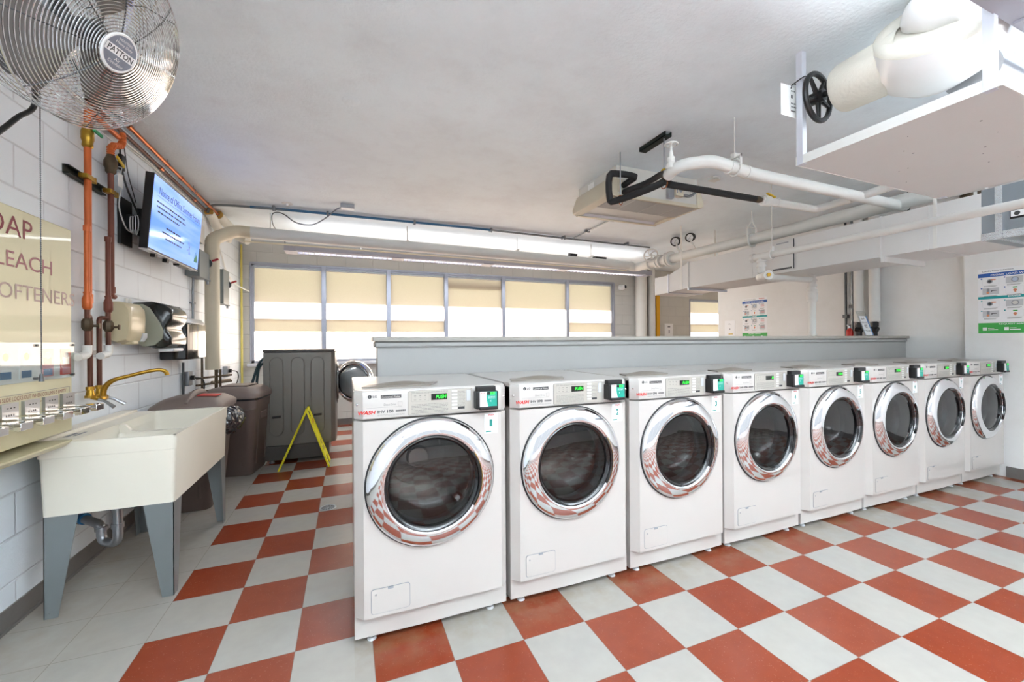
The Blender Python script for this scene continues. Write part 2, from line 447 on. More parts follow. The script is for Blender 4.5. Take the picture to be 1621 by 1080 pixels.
    def text(s, txt, W, H, o, xd, yd, bold=0.0, shear=0.0, thick=0.0):
        vs, fs = text_geo(txt, bold, shear)
        x0 = min(p[0] for p in vs); x1 = max(p[0] for p in vs); y0 = min(p[1] for p in vs); y1 = max(p[1] for p in vs)
        xd = Vector(xd).normalized(); yd = Vector(yd).normalized(); o = Vector(o)
        kx = W/(x1-x0); ky = (H/(y1-y0)) if H else kx
        return s.add([o+xd*(p[0]-x0)*kx+yd*(p[1]-y0)*ky for p in vs], fs)
    def xf(s, M):
        s.v = [M@p for p in s.v]; return s
    def build(s, name, m=None, parent=None, bevel=0, seg=2, angle=35, flat=False, off=None):
        o_ = off if off is not None else wloc(parent)
        me = bpy.data.meshes.new(name)
        me.from_pydata([tuple(p-o_) for p in s.v], [], s.f)
        names = s.mats if any(s.mats) else [m]
        for k in names: me.materials.append(MATS[k or m])
        for i, p in enumerate(me.polygons): p.material_index = s.m[i]; p.use_smooth = not flat
        b_ = bmesh.new(); b_.from_mesh(me); bmesh.ops.recalc_face_normals(b_, faces=b_.faces); b_.to_mesh(me); b_.free()
        if not flat: me.set_sharp_from_angle(angle=R(angle))
        o = bpy.data.objects.new(name, me); COL.objects.link(o)
        if parent: o.parent = parent
        elif off is not None: o.location = off
        if bevel:
            bv = o.modifiers.new('bevel', 'BEVEL'); bv.width = bevel; bv.segments = seg; bv.limit_method = 'ANGLE'; bv.angle_limit = R(40)
        return o

def wloc(o):
    t = V(0,0,0)
    while o is not None: t = t+o.location; o = o.parent
    return t
TXT = {}
def text_geo(txt, bold, shear):
    k = (txt, bold, shear)
    if k not in TXT:
        cu = bpy.data.curves.new('t', 'FONT'); cu.body = txt; cu.fill_mode = 'FRONT'; cu.offset = bold; cu.shear = shear; cu.resolution_u = 3
        ob = bpy.data.objects.new('t', cu); COL.objects.link(ob)
        dg = bpy.context.evaluated_depsgraph_get(); me = bpy.data.meshes.new_from_object(ob.evaluated_get(dg))
        TXT[k] = ([tuple(v.co) for v in me.vertices], [tuple(p.vertices) for p in me.polygons])
        bpy.data.objects.remove(ob); bpy.data.curves.remove(cu); bpy.data.meshes.remove(me)
    return TXT[k]

def tag(o, label, cat, group=None):
    o['label'] = label; o['category'] = cat
    if group: o['group'] = group
    return o
def thing(name, label, cat, loc=(0,0,0), group=None):
    o = bpy.data.objects.new(name, None); COL.objects.link(o); o.location = loc; o.empty_display_size = .1
    return tag(o, label, cat, group)
def struct(name, mb, m, **k):
    o = mb.build(name, m, None, **k); o['kind'] = 'structure'; return o
def solo(name, mb, m, label, cat, group=None, loc=None, **k):
    """a thing that is one mesh"""
    if loc is None:
        n = len(mb.v); loc = V(sum(p.x for p in mb.v)/n, sum(p.y for p in mb.v)/n, min(p.z for p in mb.v))
    return tag(mb.build(name, m, None, off=Vector(loc), **k), label, cat, group)
def copy_tree(o, parent=None):
    c = o.copy(); COL.objects.link(c)
    if parent: c.parent = parent
    for ch in list(o.children): copy_tree(ch, c)
    return c
def roundrect(x0, y0, x1, y1, r, n=4):
    pts = []
    for cx_, cy_, a in ((x1-r, y0+r, -90), (x1-r, y1-r, 0), (x0+r, y1-r, 90), (x0+r, y0+r, 180)):
        for i in range(n+1): t = R(a+90*i/n); pts.append((cx_+r*math.cos(t), cy_+r*math.sin(t)))
    return pts
X, Y, Z = V(1,0,0), V(0,1,0), V(0,0,1)

# ------------------------------------------------------------------ room shell
ZC = 2.80; XL = -.62; YB = 4.74; XR = 6.52; XR2 = 6.62; XF = 9.6; YS = -5.2
struct('floor', MB().box(XL-.15, YS-.15, -.1, XF+.15, YB+.2, 0), 'floor_tiles')
struct('ceiling', MB().box(XL-.15, YS-.15, ZC, XF+.15, YB+.2, ZC+.15), 'ceiling_paint')
struct('wall_left', MB().box(XL-.15, YS-.15, 0, XL, YB+.2, ZC), 'block_left')
struct('wall_front', MB().box(XL, YS-.15, 0, XR+.2, YS, .55).box(XL, YS-.15, 2.55, XR+.2, YS, ZC).box(XL, YS-.15, .55, .05, YS, 2.55).box(5.75, YS-.15, .55, XR+.2, YS, 2.55), 'wall_paint')
sf = MB().box(.05, YS-.1, .55, 5.75, YS-.03, .60).box(.05, YS-.1, 2.50, 5.75, YS-.03, 2.55)  # window frame added out of view, around the fill lamp
for k in range(6): sf.box(.05+1.13*k, YS-.1, .55, .10+1.13*k, YS-.03, 2.55)
struct('window_8', sf, 'alu')
struct('wall_right', MB().box(XR, YS, 0, XR+.25, -.15, ZC).box(XR2, -.15, 0, XR2+.15, 2.85, ZC), 'wall_paint')
struct('wall_right_rear', MB().box(XR2+.15, 2.7, 0, XF, 2.85, ZC).box(XF, 2.7, 0, XF+.15, YB+.2, ZC), 'wall_paint')
WX0, WX1, WZ0, WZ1 = -.48, 5.86, 1.0, 2.47
FX0, FX1, FZ1 = 7.9, 9.3, 2.22
bw = MB()
bw.box(XL, YB, 0, XF, YB+.2, WZ0).box(XL, YB, WZ1, XF, YB+.2, ZC)
bw.box(XL, YB, WZ0, WX0, YB+.2, WZ1).box(WX1, YB, WZ0, FX0, YB+.2, WZ1)
bw.box(FX0, YB, FZ1, FX1, YB+.2, WZ1).box(FX1, YB, WZ0, XF, YB+.2, WZ1)
struct('wall_back', bw, 'block_back')
struct('baseboard_left', MB().box(XL, YS, 0, XL+.008, YB, .10).box(XL, YS, 0, XL+.016, YB, .012), 'base_rubber')
struct('baseboard_right', MB().box(XR-.008, YS, 0, XR, -.42, .10), 'base_rubber')
struct('baseboard_back', MB().box(XL, YB-.008, 0, XF, YB, .10), 'base_rubber')
# half wall behind the washers, with its moulded cap
HY = .36; HX0 = .99
struct('wall_divider', MB().box(HX0, HY, 0, XR2, HY+.15, 1.30), 'half_wall_paint')
mo = MB()
for x0, y0, y1, z0, z1 in ((HX0-.018, HY-.018, HY+.168, 1.262, 1.300),):
    mo.box(x0, y0, z0, XR2, y1, z1)
struct('trim_1', mo, 'half_wall_paint', bevel=.012)
struct('trim_2', MB().box(HX0-.03, HY-.035, 1.300, XR2, HY+.185, 1.328), 'cap_paint', bevel=.003)
# outdoors, seen only as light on the shades
struct('ground_outside', MB().box(-30, YB+.2, -.6, 40, 60, -.5), 'asphalt')

# windows: one aluminium frame bay each, with a rail outside that shades the fabric
BAYS = [(-.48, .485, True), (.485, 1.455, True), (1.455, 2.41, True), (2.41, 3.47, None), (3.47, 4.80, False), (4.80, 5.86, True)]
def window(n, x0, x1, z0, z1, rail):
    fr = MB().use('alu')
    y0, y1 = YB+.0, YB+.10
    for a, b_ in ((x0, x0+.035), (x1-.035, x1)): fr.box(a, y0, z0, b_, y1, z1)
    fr.box(x0, y0, z1-.035, x1, y1, z1).box(x0, y0, z0, x1, y1, z0+.04)
    o = struct('window_%d' % n, fr, 'alu', bevel=.002)
    if rail is True: MB().box(x0+.03, y0+.07, 1.615, x1-.03, y1+.075, 1.70).build('sash_rail', 'alu', o)
    if rail is None: MB().box(x0+.03, y0+.07, 2.21, x1-.03, y1+.07, 2.27).build('sash_rail', 'alu', o)
    MB().box(x0+.03, y1+.005, z0+.03, x1-.03, y1+.011, z1-.03).build('pane', 'clear_glass', o)
for i, (a, b_, r_) in enumerate(BAYS): window(i+1, a, b_, WZ0, WZ1, r_)
window(7, FX0, FX1, WZ0, FZ1, True)
tr = MB().box(WX0-.015, YB-.012, WZ1-.01, WX1+.03, YB, WZ1+.022).box(WX0-.02, YB-.012, WZ0, WX0, YB, WZ1).box(WX1, YB-.012, WZ0, WX1+.045, YB, WZ1)
for a, b_, r_ in BAYS[1:]: tr.box(a-.032, YB-.02, WZ0, a+.032, YB, WZ1)
struct('trim_3', tr, 'alu', bevel=.003)
struct('trim_4', MB().box(WX0-.05, YB-.06, WZ0-.045, WX1+.05, YB+.02, WZ0-.005), 'alu_white', bevel=.004)
# canopy outside over the windows
struct('trim_5', MB().box(WX0-3, YB+.2, WZ1+.42, XF+3, YB+1.02, WZ1+.5), 'asphalt')
# roller shades, one per bay
names = ['leftmost bay, beside the yellow conduit', 'second bay from the left', 'third bay from the left',
         'bay with a shadow near its top', 'widest bay, fifth from the left', 'last bay, nearest the dome camera']
for i, (a, b_, r_) in enumerate(BAYS):
    t = thing('roller_shade', 'beige roller shade in the long window, '+names[i], 'window shade', ((a+b_)/2, YB-.004+.03, WZ0), 'beige roller shades on the long window')
    MB().quad((a+.036, YB+.028, WZ0+.02), (b_-.036, YB+.028, WZ0+.02), (b_-.036, YB+.028, WZ1-.04), (a+.036, YB+.028, WZ1-.04)).build('fabric', 'shade_fabric', t)
    MB().cyl((a+.036, YB+.035, WZ1-.05), (b_-.036, YB+.035, WZ1-.05), .014).build('roller', 'alu_white', t)
    MB().box(a+.038, YB+.022, WZ0+.012, b_-.038, YB+.034, WZ0+.030).build('hem_bar', 'shade_fabric', t)
t = thing('roller_shade', 'beige roller shade on the small far window beside the white partition wall', 'window shade', ((FX0+FX1)/2, YB+.03, WZ0))
MB().quad((FX0+.036, YB+.028, WZ0+.02), (FX1-.036, YB+.028, WZ0+.02), (FX1-.036, YB+.028, FZ1-.04), (FX0+.036, YB+.028, FZ1-.04)).build('fabric', 'shade_fabric', t)
MB().cyl((FX0+.036, YB+.035, FZ1-.05), (FX1-.036, YB+.035, FZ1-.05), .014).build('roller', 'alu_white', t)
# vertical chases and posts on the back wall
for x0, x1, lab in ((6.35, 6.60, 'wide white boxed riser pipe left of the pair beside the long window'), (6.66, 6.83, 'narrower white riser pipe, right of the pair beside the long window')):
    solo('riser_pipe', MB().cyl(((x0+x1)/2, 4.62, 0), ((x0+x1)/2, 4.62, ZC), (x1-x0)/2-.01, n=24), 'white_pipe', lab, 'pipe', 'white risers beside the long window')
solo('guard_post', MB().box(6.86, 4.60, 0, 6.95, 4.70, 2.25), 'yellow_post', 'bright yellow vertical post on the back wall under the duct', 'post', bevel=.006)

# ------------------------------------------------------------------ washers
MW = .685; YF = -.425            # machine width, front plane (world y)
CXD, CZD = .325, .680            # door centre
def plan(ins=0.0, yb=-.30):
    c = .036
    return [(0+ins*.3, yb), (0+ins*.3, -.385+ins), (c, YF+ins), (MW-c, YF+ins), (MW-ins*.3, -.385+ins), (MW-ins*.3, yb)]
def text_lines(mb, x0, x1, z0, z1, n, y, frac=.35, seed=1):
    rnd = random.Random(seed); h = (z1-z0)/n
    for i in range(n):
        za = z1-h*(i+1); xa = x0
        while xa < x1-.002:
            wd = rnd.uniform(.004, .014)*max(.6, (x1-x0)/.1); xb = min(x1, xa+wd)
            mb.quad((xa, y, za), (xb, y, za), (xb, y, za+h*frac), (xa, y, za+h*frac)); xa = xb+.0022
def make_washer(xo, num, model, disp, rd):
    t = thing('washing_machine', '', 'washing machine', (xo, 0, 0), 'row of white front-load washers')
    ox = xo
    def B(): return MB()
    def P(p): return V(ox+p[0], p[1], p[2])
    # cabinet shell, open at the front
    m = B(); m.box(ox, -.385, .135, ox+MW, .335, 1.086, skip=('-y',))
    m.box(ox+.004, -.38, .955, ox+MW-.004, -.33, 1.02)
    m.build('cabinet', 'enamel', t)
    m = B()
    m.loft([[P((x, y, z)) for x, y in plan(i_)] for z, i_ in ((.972, .002), (.975, 0), (1.072, .0), (1.084, .005), (1.091, .016))])
    cp = m.build('control_panel', 'enamel', t, angle=28)
    m = B().box(ox, -.31, 1.080, ox+MW, .335, 1.091)
    m.build('top_cover', 'enamel', t, bevel=.005)
    # dispenser lid with a crescent grip
    m = B().use('lid_grey')
    z0 = 1.0915
    m.prism([(ox+.035, -.315, z0), (ox+.34, -.315, z0), (ox+.395, -.20, z0), (ox+.075, -.20, z0)], (0, 0, .006))
    nn = 14; up = []; lo = []
    for i in range(nn+1):
        a = i/nn; x = ox+.075+a*.285; h = .013*math.sin(math.pi*a)
        lo.append((x, -.296, z0+.006)); up.append((x, -.25, z0+.0065+h))
    for i in range(nn): m.quad(lo[i], lo[i+1], up[i+1], up[i])
    for i in range(nn): m.quad(up[i], up[i+1], (up[i+1][0], -.205, z0+.006), (up[i][0], -.205, z0+.006))
    m.build('dispenser_lid', 'lid_grey', t)
    # front panel with a round opening
    m = B(); c = .036; ro = .272; zb, zt = .135, .963; x0, x1 = c, MW-c
    ang = sorted([2*math.pi*i/72 for i in range(72)]+[math.atan2(zz-CZD, xx-CXD) % (2*math.pi) for xx in (x0, x1) for zz in (zb, zt)])
    inner, outer = [], []
    for a in ang:
        dx, dz = math.cos(a), math.sin(a); k = 1e9
        if dx > 1e-9: k = min(k, (x1-CXD)/dx)
        if dx < -1e-9: k = min(k, (x0-CXD)/dx)
        if dz > 1e-9: k = min(k, (zt-CZD)/dz)
        if dz < -1e-9: k = min(k, (zb-CZD)/dz)
        outer.append(P((CXD+dx*k, YF, CZD+dz*k))); inner.append(P((CXD+dx*ro, YF, CZD+dz*ro)))
    n_ = len(ang); m.add(inner+outer, [(i, (i+1) % n_, n_+(i+1) % n_, n_+i) for i in range(n_)])
    m.add(inner+[p+V(0, .03, 0) for p in inner], [(i, (i+1) % n_, n_+(i+1) % n_, n_+i) for i in range(n_)])
    for a, b_ in (((0, -.385), (c, YF)), ((MW-c, YF), (MW, -.385))):
        m.quad(P((a[0], a[1], zb)), P((b_[0], b_[1], zb)), P((b_[0], b_[1], zt)), P((a[0], a[1], zt)))
    lowp = plan(0, -.38)
    m.add([P((x, y, zb)) for x, y in lowp], [tuple(range(6))]); m.add([P((x, y, zt)) for x, y in lowp], [tuple(range(6))])
    m.build('front_panel', 'enamel', t, angle=25)
    # slightly bowed plinth below
    m = B(); m.loft([[P((x, y, z)) for x, y in ((0, -.30), (0, -.385), (MW/2, -.392), (MW, -.385), (MW, -.30))] for z in (.036, .1345)])
    m.build('kick_panel', 'enamel', t, angle=30)
    for fx in (.07, MW-.07):
        for fy in (-.345, .26):
            m = B().cyl((ox+fx, fy, .012), (ox+fx, fy, .04), .012, n=10).cyl((ox+fx, fy, 0), (ox+fx, fy, .011), .020, .016, n=14)
            m.build('foot', 'pale_grey', t)
    # door: mirror ring, dark seal, tinted pane, bowl
    cen = P((CXD, YF, CZD)); ax = (0, -1, 0)
    m = B().lathe(cen, ax, [(.262, -.015), (.279, -.006), (.2815, .010), (.278, .019), (.262, .029), (.240, .038), (.220, .043), (.2125, .043), (.207, .036), (.205, .022)], n=72)
    door = m.build('door', 'chrome', t, angle=60)
    m = B().ring(cen+V(0, -.002, 0), ax, .2835, .0035, 64, 6); m.build('door_seal', 'rubber', door)
    m = B().lathe(cen, ax, [(.2065, .030), (.200, .034), (.190, .028), (.184, .012)], n=64); m.build('inner_bezel', 'black_gloss', door, angle=60)
    m = B().lathe(cen, ax, [(.191, .024), (.15, .029), (.08, .033), (.001, .034)], n=48); m.build('door_pane', 'door_glass', door, angle=60)
    m = B().lathe(cen, ax, [(.186, .006), (.180, -.03), (.165, -.07), (.13, -.10), (.07, -.115), (.001, -.118)], n=48); m.build('glass_bowl', 'bowl_glass', door, angle=60)
    # pull recess on the right of the ring
    m = B().use('black_gloss'); pts = [cen+V(math.cos(R(a))*.2075, -.0425, math.sin(R(a))*.2075) for a in range(-34, 36, 4)]
    m.tube(pts, .0085, 8)
    m.use('brass'); m.tube([p+V(.008, -.002, 0) for p in pts], .0028, 6); m.build('door_handle', None, door)
    # drum
    m = B().use('rubber').lathe(cen, ax, [(.262, -.02), (.235, -.05), (.20, -.06), (.20, -.09), (.225, -.10)], n=48)
    m.use('drum_holes').lathe(cen, ax, [(.225, -.10), (.245, -.13), (.245, -.46)], n=48).use('drum_steel')
    m.lathe(cen, ax, [(.245, -.46), (.16, -.46), (.15, -.44), (.06, -.43), (.05, -.40), (.001, -.40)], n=48)
    for k in range(3):
        a = R(120*k+75+rd*37); d = V(math.cos(a), 0, math.sin(a)); q = V(-math.sin(a), 0, math.cos(a))
        for s0, s1 in ((-1, 1),):
            p0 = cen+d*.243
            m.loft([[p0+V(0, yy, 0)+q*.035*s0, p0+V(0, yy, 0)+q*.035*s1, p0+V(0, yy, 0)-d*hh+q*.012, p0+V(0, yy, 0)-d*hh-q*.012] for yy, hh in ((.14, .02), (.18, .055), (.40, .055), (.45, .02))])
    m.build('drum', None, t, angle=50)
    # lint filter door
    y = YF-.0012
    m = B().use('mid_grey'); rr = roundrect(.063, .150, .224, .257, .012)
    m.add([P((x, y, z)) for x, z in rr], [tuple(range(len(rr)))])
    m.use('enamel'); rr = roundrect(.0655, .1525, .2215, .2545, .011)
    m.loft([[P((x, y-.0003, z)) for x, z in rr], [P((x, y-.0022, z)) for x, z in rr]])
    m.use('mid_grey').box(ox+.131, y-.0045, .2475, ox+.154, y-.002, .2565).use('steel').cyl(P((.083, y-.002, .232)), P((.083, y-.005, .232)), .0035, n=8)
    m.build('lint_door', None, t)
    # side screws on the control panel
    m = B()
    for xx in (.014, MW-.014): m.ball(P((xx, -.402, 1.032)), .006, 10, 6)
    m.build('panel_screw', 'chrome', cp)
    # printing on the left of the panel
    y = YF-.0008
    m = B().use('ink'); m.disc(P((.063, y, 1.0655)), (0, -1, 0), .0078, 20)
    m.use('enamel').text('L', .004, .0075, P((.061, y-.0003, 1.0625)), X, Z)
    m.use('ink').text('LG', .017, .0095, P((.075, y, 1.061)), X, Z, bold=.015)
    m.use('ink').quad(P((.1075, y, 1.056)), P((.192, y, 1.056)), P((.192, y, 1.070)), P((.1075, y, 1.070)))
    m.use('enamel').text('Commercial Washer', .078, .0085, P((.111, y-.0004, 1.0585)), X, Z, bold=.01)
    m.use('ink_light').text('Direct Drive', .050, .0095, P((.120, y, 1.0245)), X, Z)
    m.quad(P((.05, y, 1.018)), P((.195, y, 1.018)), P((.195, y, 1.0187)), P((.05, y, 1.0187)))
    m.use('panel_line').add([P((x, y, z)) for x, z in roundrect(.178, .022+1, .196, .040+1, .002)], [tuple(range(20))])
    m.use('enamel').add([P((x, y-.0003, z)) for x, z in roundrect(.1787, 1.0227, .1953, 1.0393, .002)], [tuple(range(20))])
    m.use('red_ink').text('WASH', .070, .0165, P((.013+.004, y-.0006, .992)), X, Z, bold=.035, shear=.25)
    m.use('ink').text('IHV '+model, .065, .0125, P((.094, y, .9945)), X, Z, bold=.03)
    for k in range(11): m.quad(P((.169+k*.0037, y, .9965)), P((.1715+k*.0037, y, .9965)), P((.1715+k*.0037, y, 1.0045)), P((.169+k*.0037, y, 1.0045)))
    m.use('ink_light'); text_lines(m, ox+.094, ox+.205, .983, .991, 2, y, .3, 3)
    m.quad(P((.020, y, .986)), P((.078, y, .986)), P((.078, y, .9866)), P((.020, y, .9866)))
    m.build('lettering', None, cp, flat=True)
    # control plate with display and buttons
    y = YF-.0005
    m = B().use('panel_line'); rr = roundrect(.2195, .9775, .5085, 1.0830, .006); m.loft([[P((x, y, z)) for x, z in rr], [P((x, y-.0012, z)) for x, z in rr]])
    m.use('panel_plate'); rr = roundrect(.2210, .9790, .5070, 1.0815, .0055); m.loft([[P((x, y-.001, z)) for x, z in rr], [P((x, y-.0022, z)) for x, z in rr]])
    yy = y-.0026
    for ra, rb in (((.234, 1.035, .311, 1.070), (.2347, 1.0357, .3103, 1.0693)),):
        m.use('panel_line').add([P((x, yy, z)) for x, z in roundrect(*ra, .003)], [tuple(range(20))])
        m.use('panel_plate').add([P((x, yy-.0003, z)) for x, z in roundrect(*rb, .003)], [tuple(range(20))])
    m.use('ink_light')
    for k in range(3):
        xx = .250+k*.022; m.disc(P((xx, yy-.0006, 1.0525)), (0, -1, 0), .0014, 8)
        m.quad(P((xx-.005, yy-.0006, 1.042)), P((xx+.005, yy-.0006, 1.042)), P((xx+.005, yy-.0006, 1.0438)), P((xx-.005, yy-.0006, 1.0438)))
        m.quad(P((xx-.004, yy-.0006, 1.0585)), P((xx+.004, yy-.0006, 1.0585)), P((xx+.004, yy-.0006, 1.062)), P((xx-.004, yy-.0006, 1.062)))
    text_lines(m, ox+.234, ox+.395, 1.0715, 1.079, 2, yy-.0003, .35, 5)
    text_lines(m, ox+.234, ox+.395, .984, 1.026, 7, yy-.0003, .3, 7)
    text_lines(m, ox+.425+.016, ox+.475, .997, 1.076, 12, yy-.0003, .25, 9)
    plate = m.build('control_plate', None, cp, flat=True)
    m = B().use('display').box(ox+.320, yy-.0015, 1.038, ox+.391, yy, 1.065)
    m.use('led')
    xr = .387
    wd = .046 if len(disp) > 2 else .017
    m.text(disp, wd, .015, P((xr-wd, yy-.0022, 1.0445)), X, Z, bold=.0, shear=.15)
    m.build('display', None, cp, flat=True)
    m = B()
    for k in range(6):
        zc = 1.073-k*.0155
        m.use('ink_light').add([P((x, yy-.0003, z)) for x, z in roundrect(.411, zc-.0058, .4395, zc+.0058, .002)], [tuple(range(20))])
        rr = roundrect(.4118, zc-.005, .4387, zc+.005, .002); m.use('button').loft([[P((x, yy-.0004, z)) for x, z in rr], [P((x, yy-.0022, z)) for x, z in rr]])
    m.use('ink').quad(P((.441, yy-.0006, .991)), P((.472, yy-.0006, .991)), P((.472, yy-.0006, 1.0015)), P((.441, yy-.0006, 1.0015)))
    rr = roundrect(.480, 1.025, .501, 1.076, .002); m.use('ink_light').add([P((x, yy-.0003, z)) for x, z in rr], [tuple(range(20))])
    rr = roundrect(.4808, 1.0258, .5002, 1.0752, .002); m.use('pale_grey').loft([[P((x, yy-.0004, z)) for x, z in rr], [P((x, yy-.002, z)) for x, z in rr]])
    m.build('button_column', None, cp, flat=True)
    # card reader
    m = B().use('black')
    m.box(ox+.522, YF-.030, 1.058, ox+.615, YF, 1.090).box(ox+.516, YF-.044, .988, ox+.621, YF, 1.068)
    m.box(ox+.530, YF-.052, .984, ox+.618, YF-.02, 1.000)
    rdr = m.build('card_reader', None, cp, bevel=.004, seg=3)
    yy = YF-.0455
    m = B().use('white_card').quad(P((.532, yy, .999)), P((.614, yy, .999)), P((.614, yy, 1.0665)), P((.532, yy, 1.0665)))
    m.use('teal'); pts = [P((.614, yy-.0004, .999)), P((.614, yy-.0004, 1.0665)), P((.566, yy-.0004, 1.0665))]
    for k in range(9): a = k/8; pts.append(P((.566-.006*math.sin(a*math.pi*.6)+.012*a*a, yy-.0004, 1.0665-.0675*a)))
    m.add(pts, [tuple(range(len(pts)))])
    m.use('red_ink').text('WASH', .022, .006, P((.536, yy-.0008, 1.058)), X, Z, bold=.03, shear=.2)
    m.use('display').quad(P((.566, yy-.0008, 1.053)), P((.582, yy-.0008, 1.053)), P((.582, yy-.0008, 1.0645)), P((.566, yy-.0008, 1.0645)))
    m.use('led').quad(P((.582, yy-.0008, 1.053)), P((.604, yy-.0008, 1.053)), P((.604, yy-.0008, 1.0645)), P((.582, yy-.0008, 1.0645)))
    m.use('display').text(num, .003 if num == '1' else .005, .008, P((.590, yy-.0012, 1.055)), X, Z)
    m.use('ink').disc(P((.547, yy-.0008, 1.050)), (0, -1, 0), .0013, 8); m.disc(P((.555, yy-.0008, 1.050)), (0, -1, 0), .0013, 8)
    m.use('white_card'); text_lines(m, ox+.572, ox+.606, 1.036, 1.049, 3, yy-.0008, .25, 4)
    m.text('<', .006, .008, P((.580, yy-.0008, 1.020)), X, Z)
    m.build('reader_face', None, cp, flat=True)
    # number sticker
    y = YF-.001
    m = B().use('clear_card').quad(P((.567, y, .866)), P((.632, y, .866)), P((.632, y, .959)), P((.567, y, .959)))
    m.use('white_card').quad(P((.5685, y-.0003, .8675)), P((.6305, y-.0003, .8675)), P((.6305, y-.0003, .9575)), P((.5685, y-.0003, .9575)))
    m.use('red_ink').text('WASH', .030, .008, P((.585, y-.0006, .948)), X, Z, bold=.03, shear=.2)
    m.use('ink_light'); text_lines(m, ox+.572, ox+.604, .886, .891, 1, y-.0006, .4, 2); text_lines(m, ox+.588, ox+.612, .940, .943, 1, y-.0006, .4, 2)
    m.use('teal_dark').text(num, .014 if num == '1' else .018, .032, P((.592, y-.0006, .899)), X, Z, bold=.03)
    m.quad(P((.573, y-.0006, .872)), P((.600, y-.0006, .872)), P((.600, y-.0006, .878)), P((.573, y-.0006, .878)))
    st = m.build('number_sticker', None, t, flat=True)
    st['label'] = 'white sticker with teal number '+num
    return t
MODELS = ['100', '098', '096', '094', '092', '090', '088', '086']
DISP = ['PUSH', 'PUSH', 'PUSH', '31', 'PUSH', 'PUSH', 'PUSH', 'PUSH']
WL = ['nearest washer, at the left end of the row', 'second in the row, right of washer 1', 'third in the row, right of washer 2', 'fourth in the row, its display not reading PUSH',
      'fifth in the row, right of washer 4', 'sixth in the row, third from the right wall', 'seventh, next to last before the right wall', 'farthest washer, against the right wall']
for i in range(8):
    o = make_washer(.843+.7095*i, str(i+1), MODELS[i], DISP[i], i)
    o['label'] = 'white front-load washer, number %d, %s' % (i+1, WL[i])

# ------------------------------------------------------------------ laundry sink
t = thing('laundry_sink', 'cream plastic double-bowl utility sink on four grey tapered legs by the left wall', 'sink', (-.26, .85, 0))
sx0, sx1, sy0, sy1, szt, szb = -.53, 0.0, .355, 1.335, .83, .48
def rect(x0, y0, x1, y1, z, r=.02): return [V(x, y, z) for x, y in roundrect(x0, y0, x1, y1, r, 3)]
m = MB()
ym = (sy0+sy1)/2
# outer skin with rim band
m.loft([rect(sx0+.012, sy0+.012, sx1-.012, sy1-.012, szb), rect(sx0+.004, sy0+.004, sx1-.004, sy1-.004, .755), rect(sx0, sy0, sx1, sy1, .757), rect(sx0-.002, sy0-.002, sx1+.002, sy1+.002, szt)], cap1=False)
# rim top, ledge at the wall and two bowls
def bowl(y0, y1):
    x0, x1 = sx0+.11, sx1-.012
    m.loft([rect(x0+.002, y0+.002, x1-.002, y1-.002, szt-.055, .03), rect(x0+.03, y0+.03, x1-.03, y1-.03, .53, .05), rect(x0+.06, y0+.06, x1-.06, y1-.06, .51, .05)], cap0=False)
zd = szt-.055
m.loft([rect(sx0+.11, sy0+.012, sx1-.012, sy1-.012, szt-.002, .03), rect(sx0+.114, sy0+.016, sx1-.016, sy1-.016, zd, .03)], False, False)
bowl(sy0+.012, ym-.012); bowl(ym+.012, sy1-.012)
m.box(sx0, sy0, szt-.004, sx0+.115, sy1, szt).box(sx1-.014, sy0, szt-.004, sx1+.002, sy1, szt)
m.box(sx0+.1, sy0, szt-.004, sx1, sy0+.014, szt).box(sx0+.1, sy1-.014, szt-.004, sx1, sy1, szt)
m.box(sx0+.11, ym-.015, zd-.01, sx1-.014, ym+.015, zd)
m.prism([V(sx0+.108, ym-.013, zd-.002), V(sx0+.21, ym-.013, zd-.002), V(sx0+.165, ym-.013, zd+.012), V(sx0+.14, ym-.013, szt-.012), V(sx0+.108, ym-.013, szt-.005)], (0, .026, 0))
m.build('basin', 'sink_plastic', t, angle=30)
MB().box(-.605, sy0, szt-.05, sx0+.01, sy1, szt+.015).build('back_ledge', 'sink_plastic', t, bevel=.006)
for lx, ly, dx, dy in ((sx0+.02, sy0+.012, 1, 1), (sx1-.014, sy0+.012, -1, 1), (sx0+.02, sy1-.012, 1, -1), (sx1-.014, sy1-.012, -1, -1)):
    m = MB(); th = .003
    # two tapered flanges of an angle leg
    m.prism([(lx, ly, 0), (lx+dx*.05, ly, 0), (lx+dx*.125, ly, szb), (lx, ly, szb)], (0, dy*th, 0))
    m.prism([(lx, ly, 0), (lx, ly+dy*.05, 0), (lx, ly+dy*.11, szb), (lx, ly, szb)], (dx*th, 0, 0))
    m.cyl((lx+dx*.018, ly-dy*.001, .025), (lx+dx*.018, ly-dy*.003, .025), .004, n=8)
    m.build('leg', 'leg_grey', t)
m = MB().use('steel'); m.elbow([(-.34, .62, .52), (-.34, .62, .30), (-.34, .62, .215), (-.43, .67, .215), (-.43, .67, .31), (-.59, .80, .33)], .022, .05)
m.cyl((-.34, .62, .40), (-.34, .62, .43), .029).cyl((-.34, .62, .30), (-.34, .62, .325), .028).cyl((-.43, .67, .28), (-.43, .67, .30), .028)
m.use('bottle_blue').cyl((-.535, .755, .324), (-.555, .772, .326), .030).use('valve_bronze').cyl((-.555, .772, .326), (-.60, .808, .33), .033)
m.build('drain_trap', None, t)
m = MB()
m.box(-.505, .50, szt, -.485, .60, szt+.0008); m.box(-.475, .52, szt, -.463, .62, szt+.0008); m.build('ledge_scuff', 'mid_grey', t)

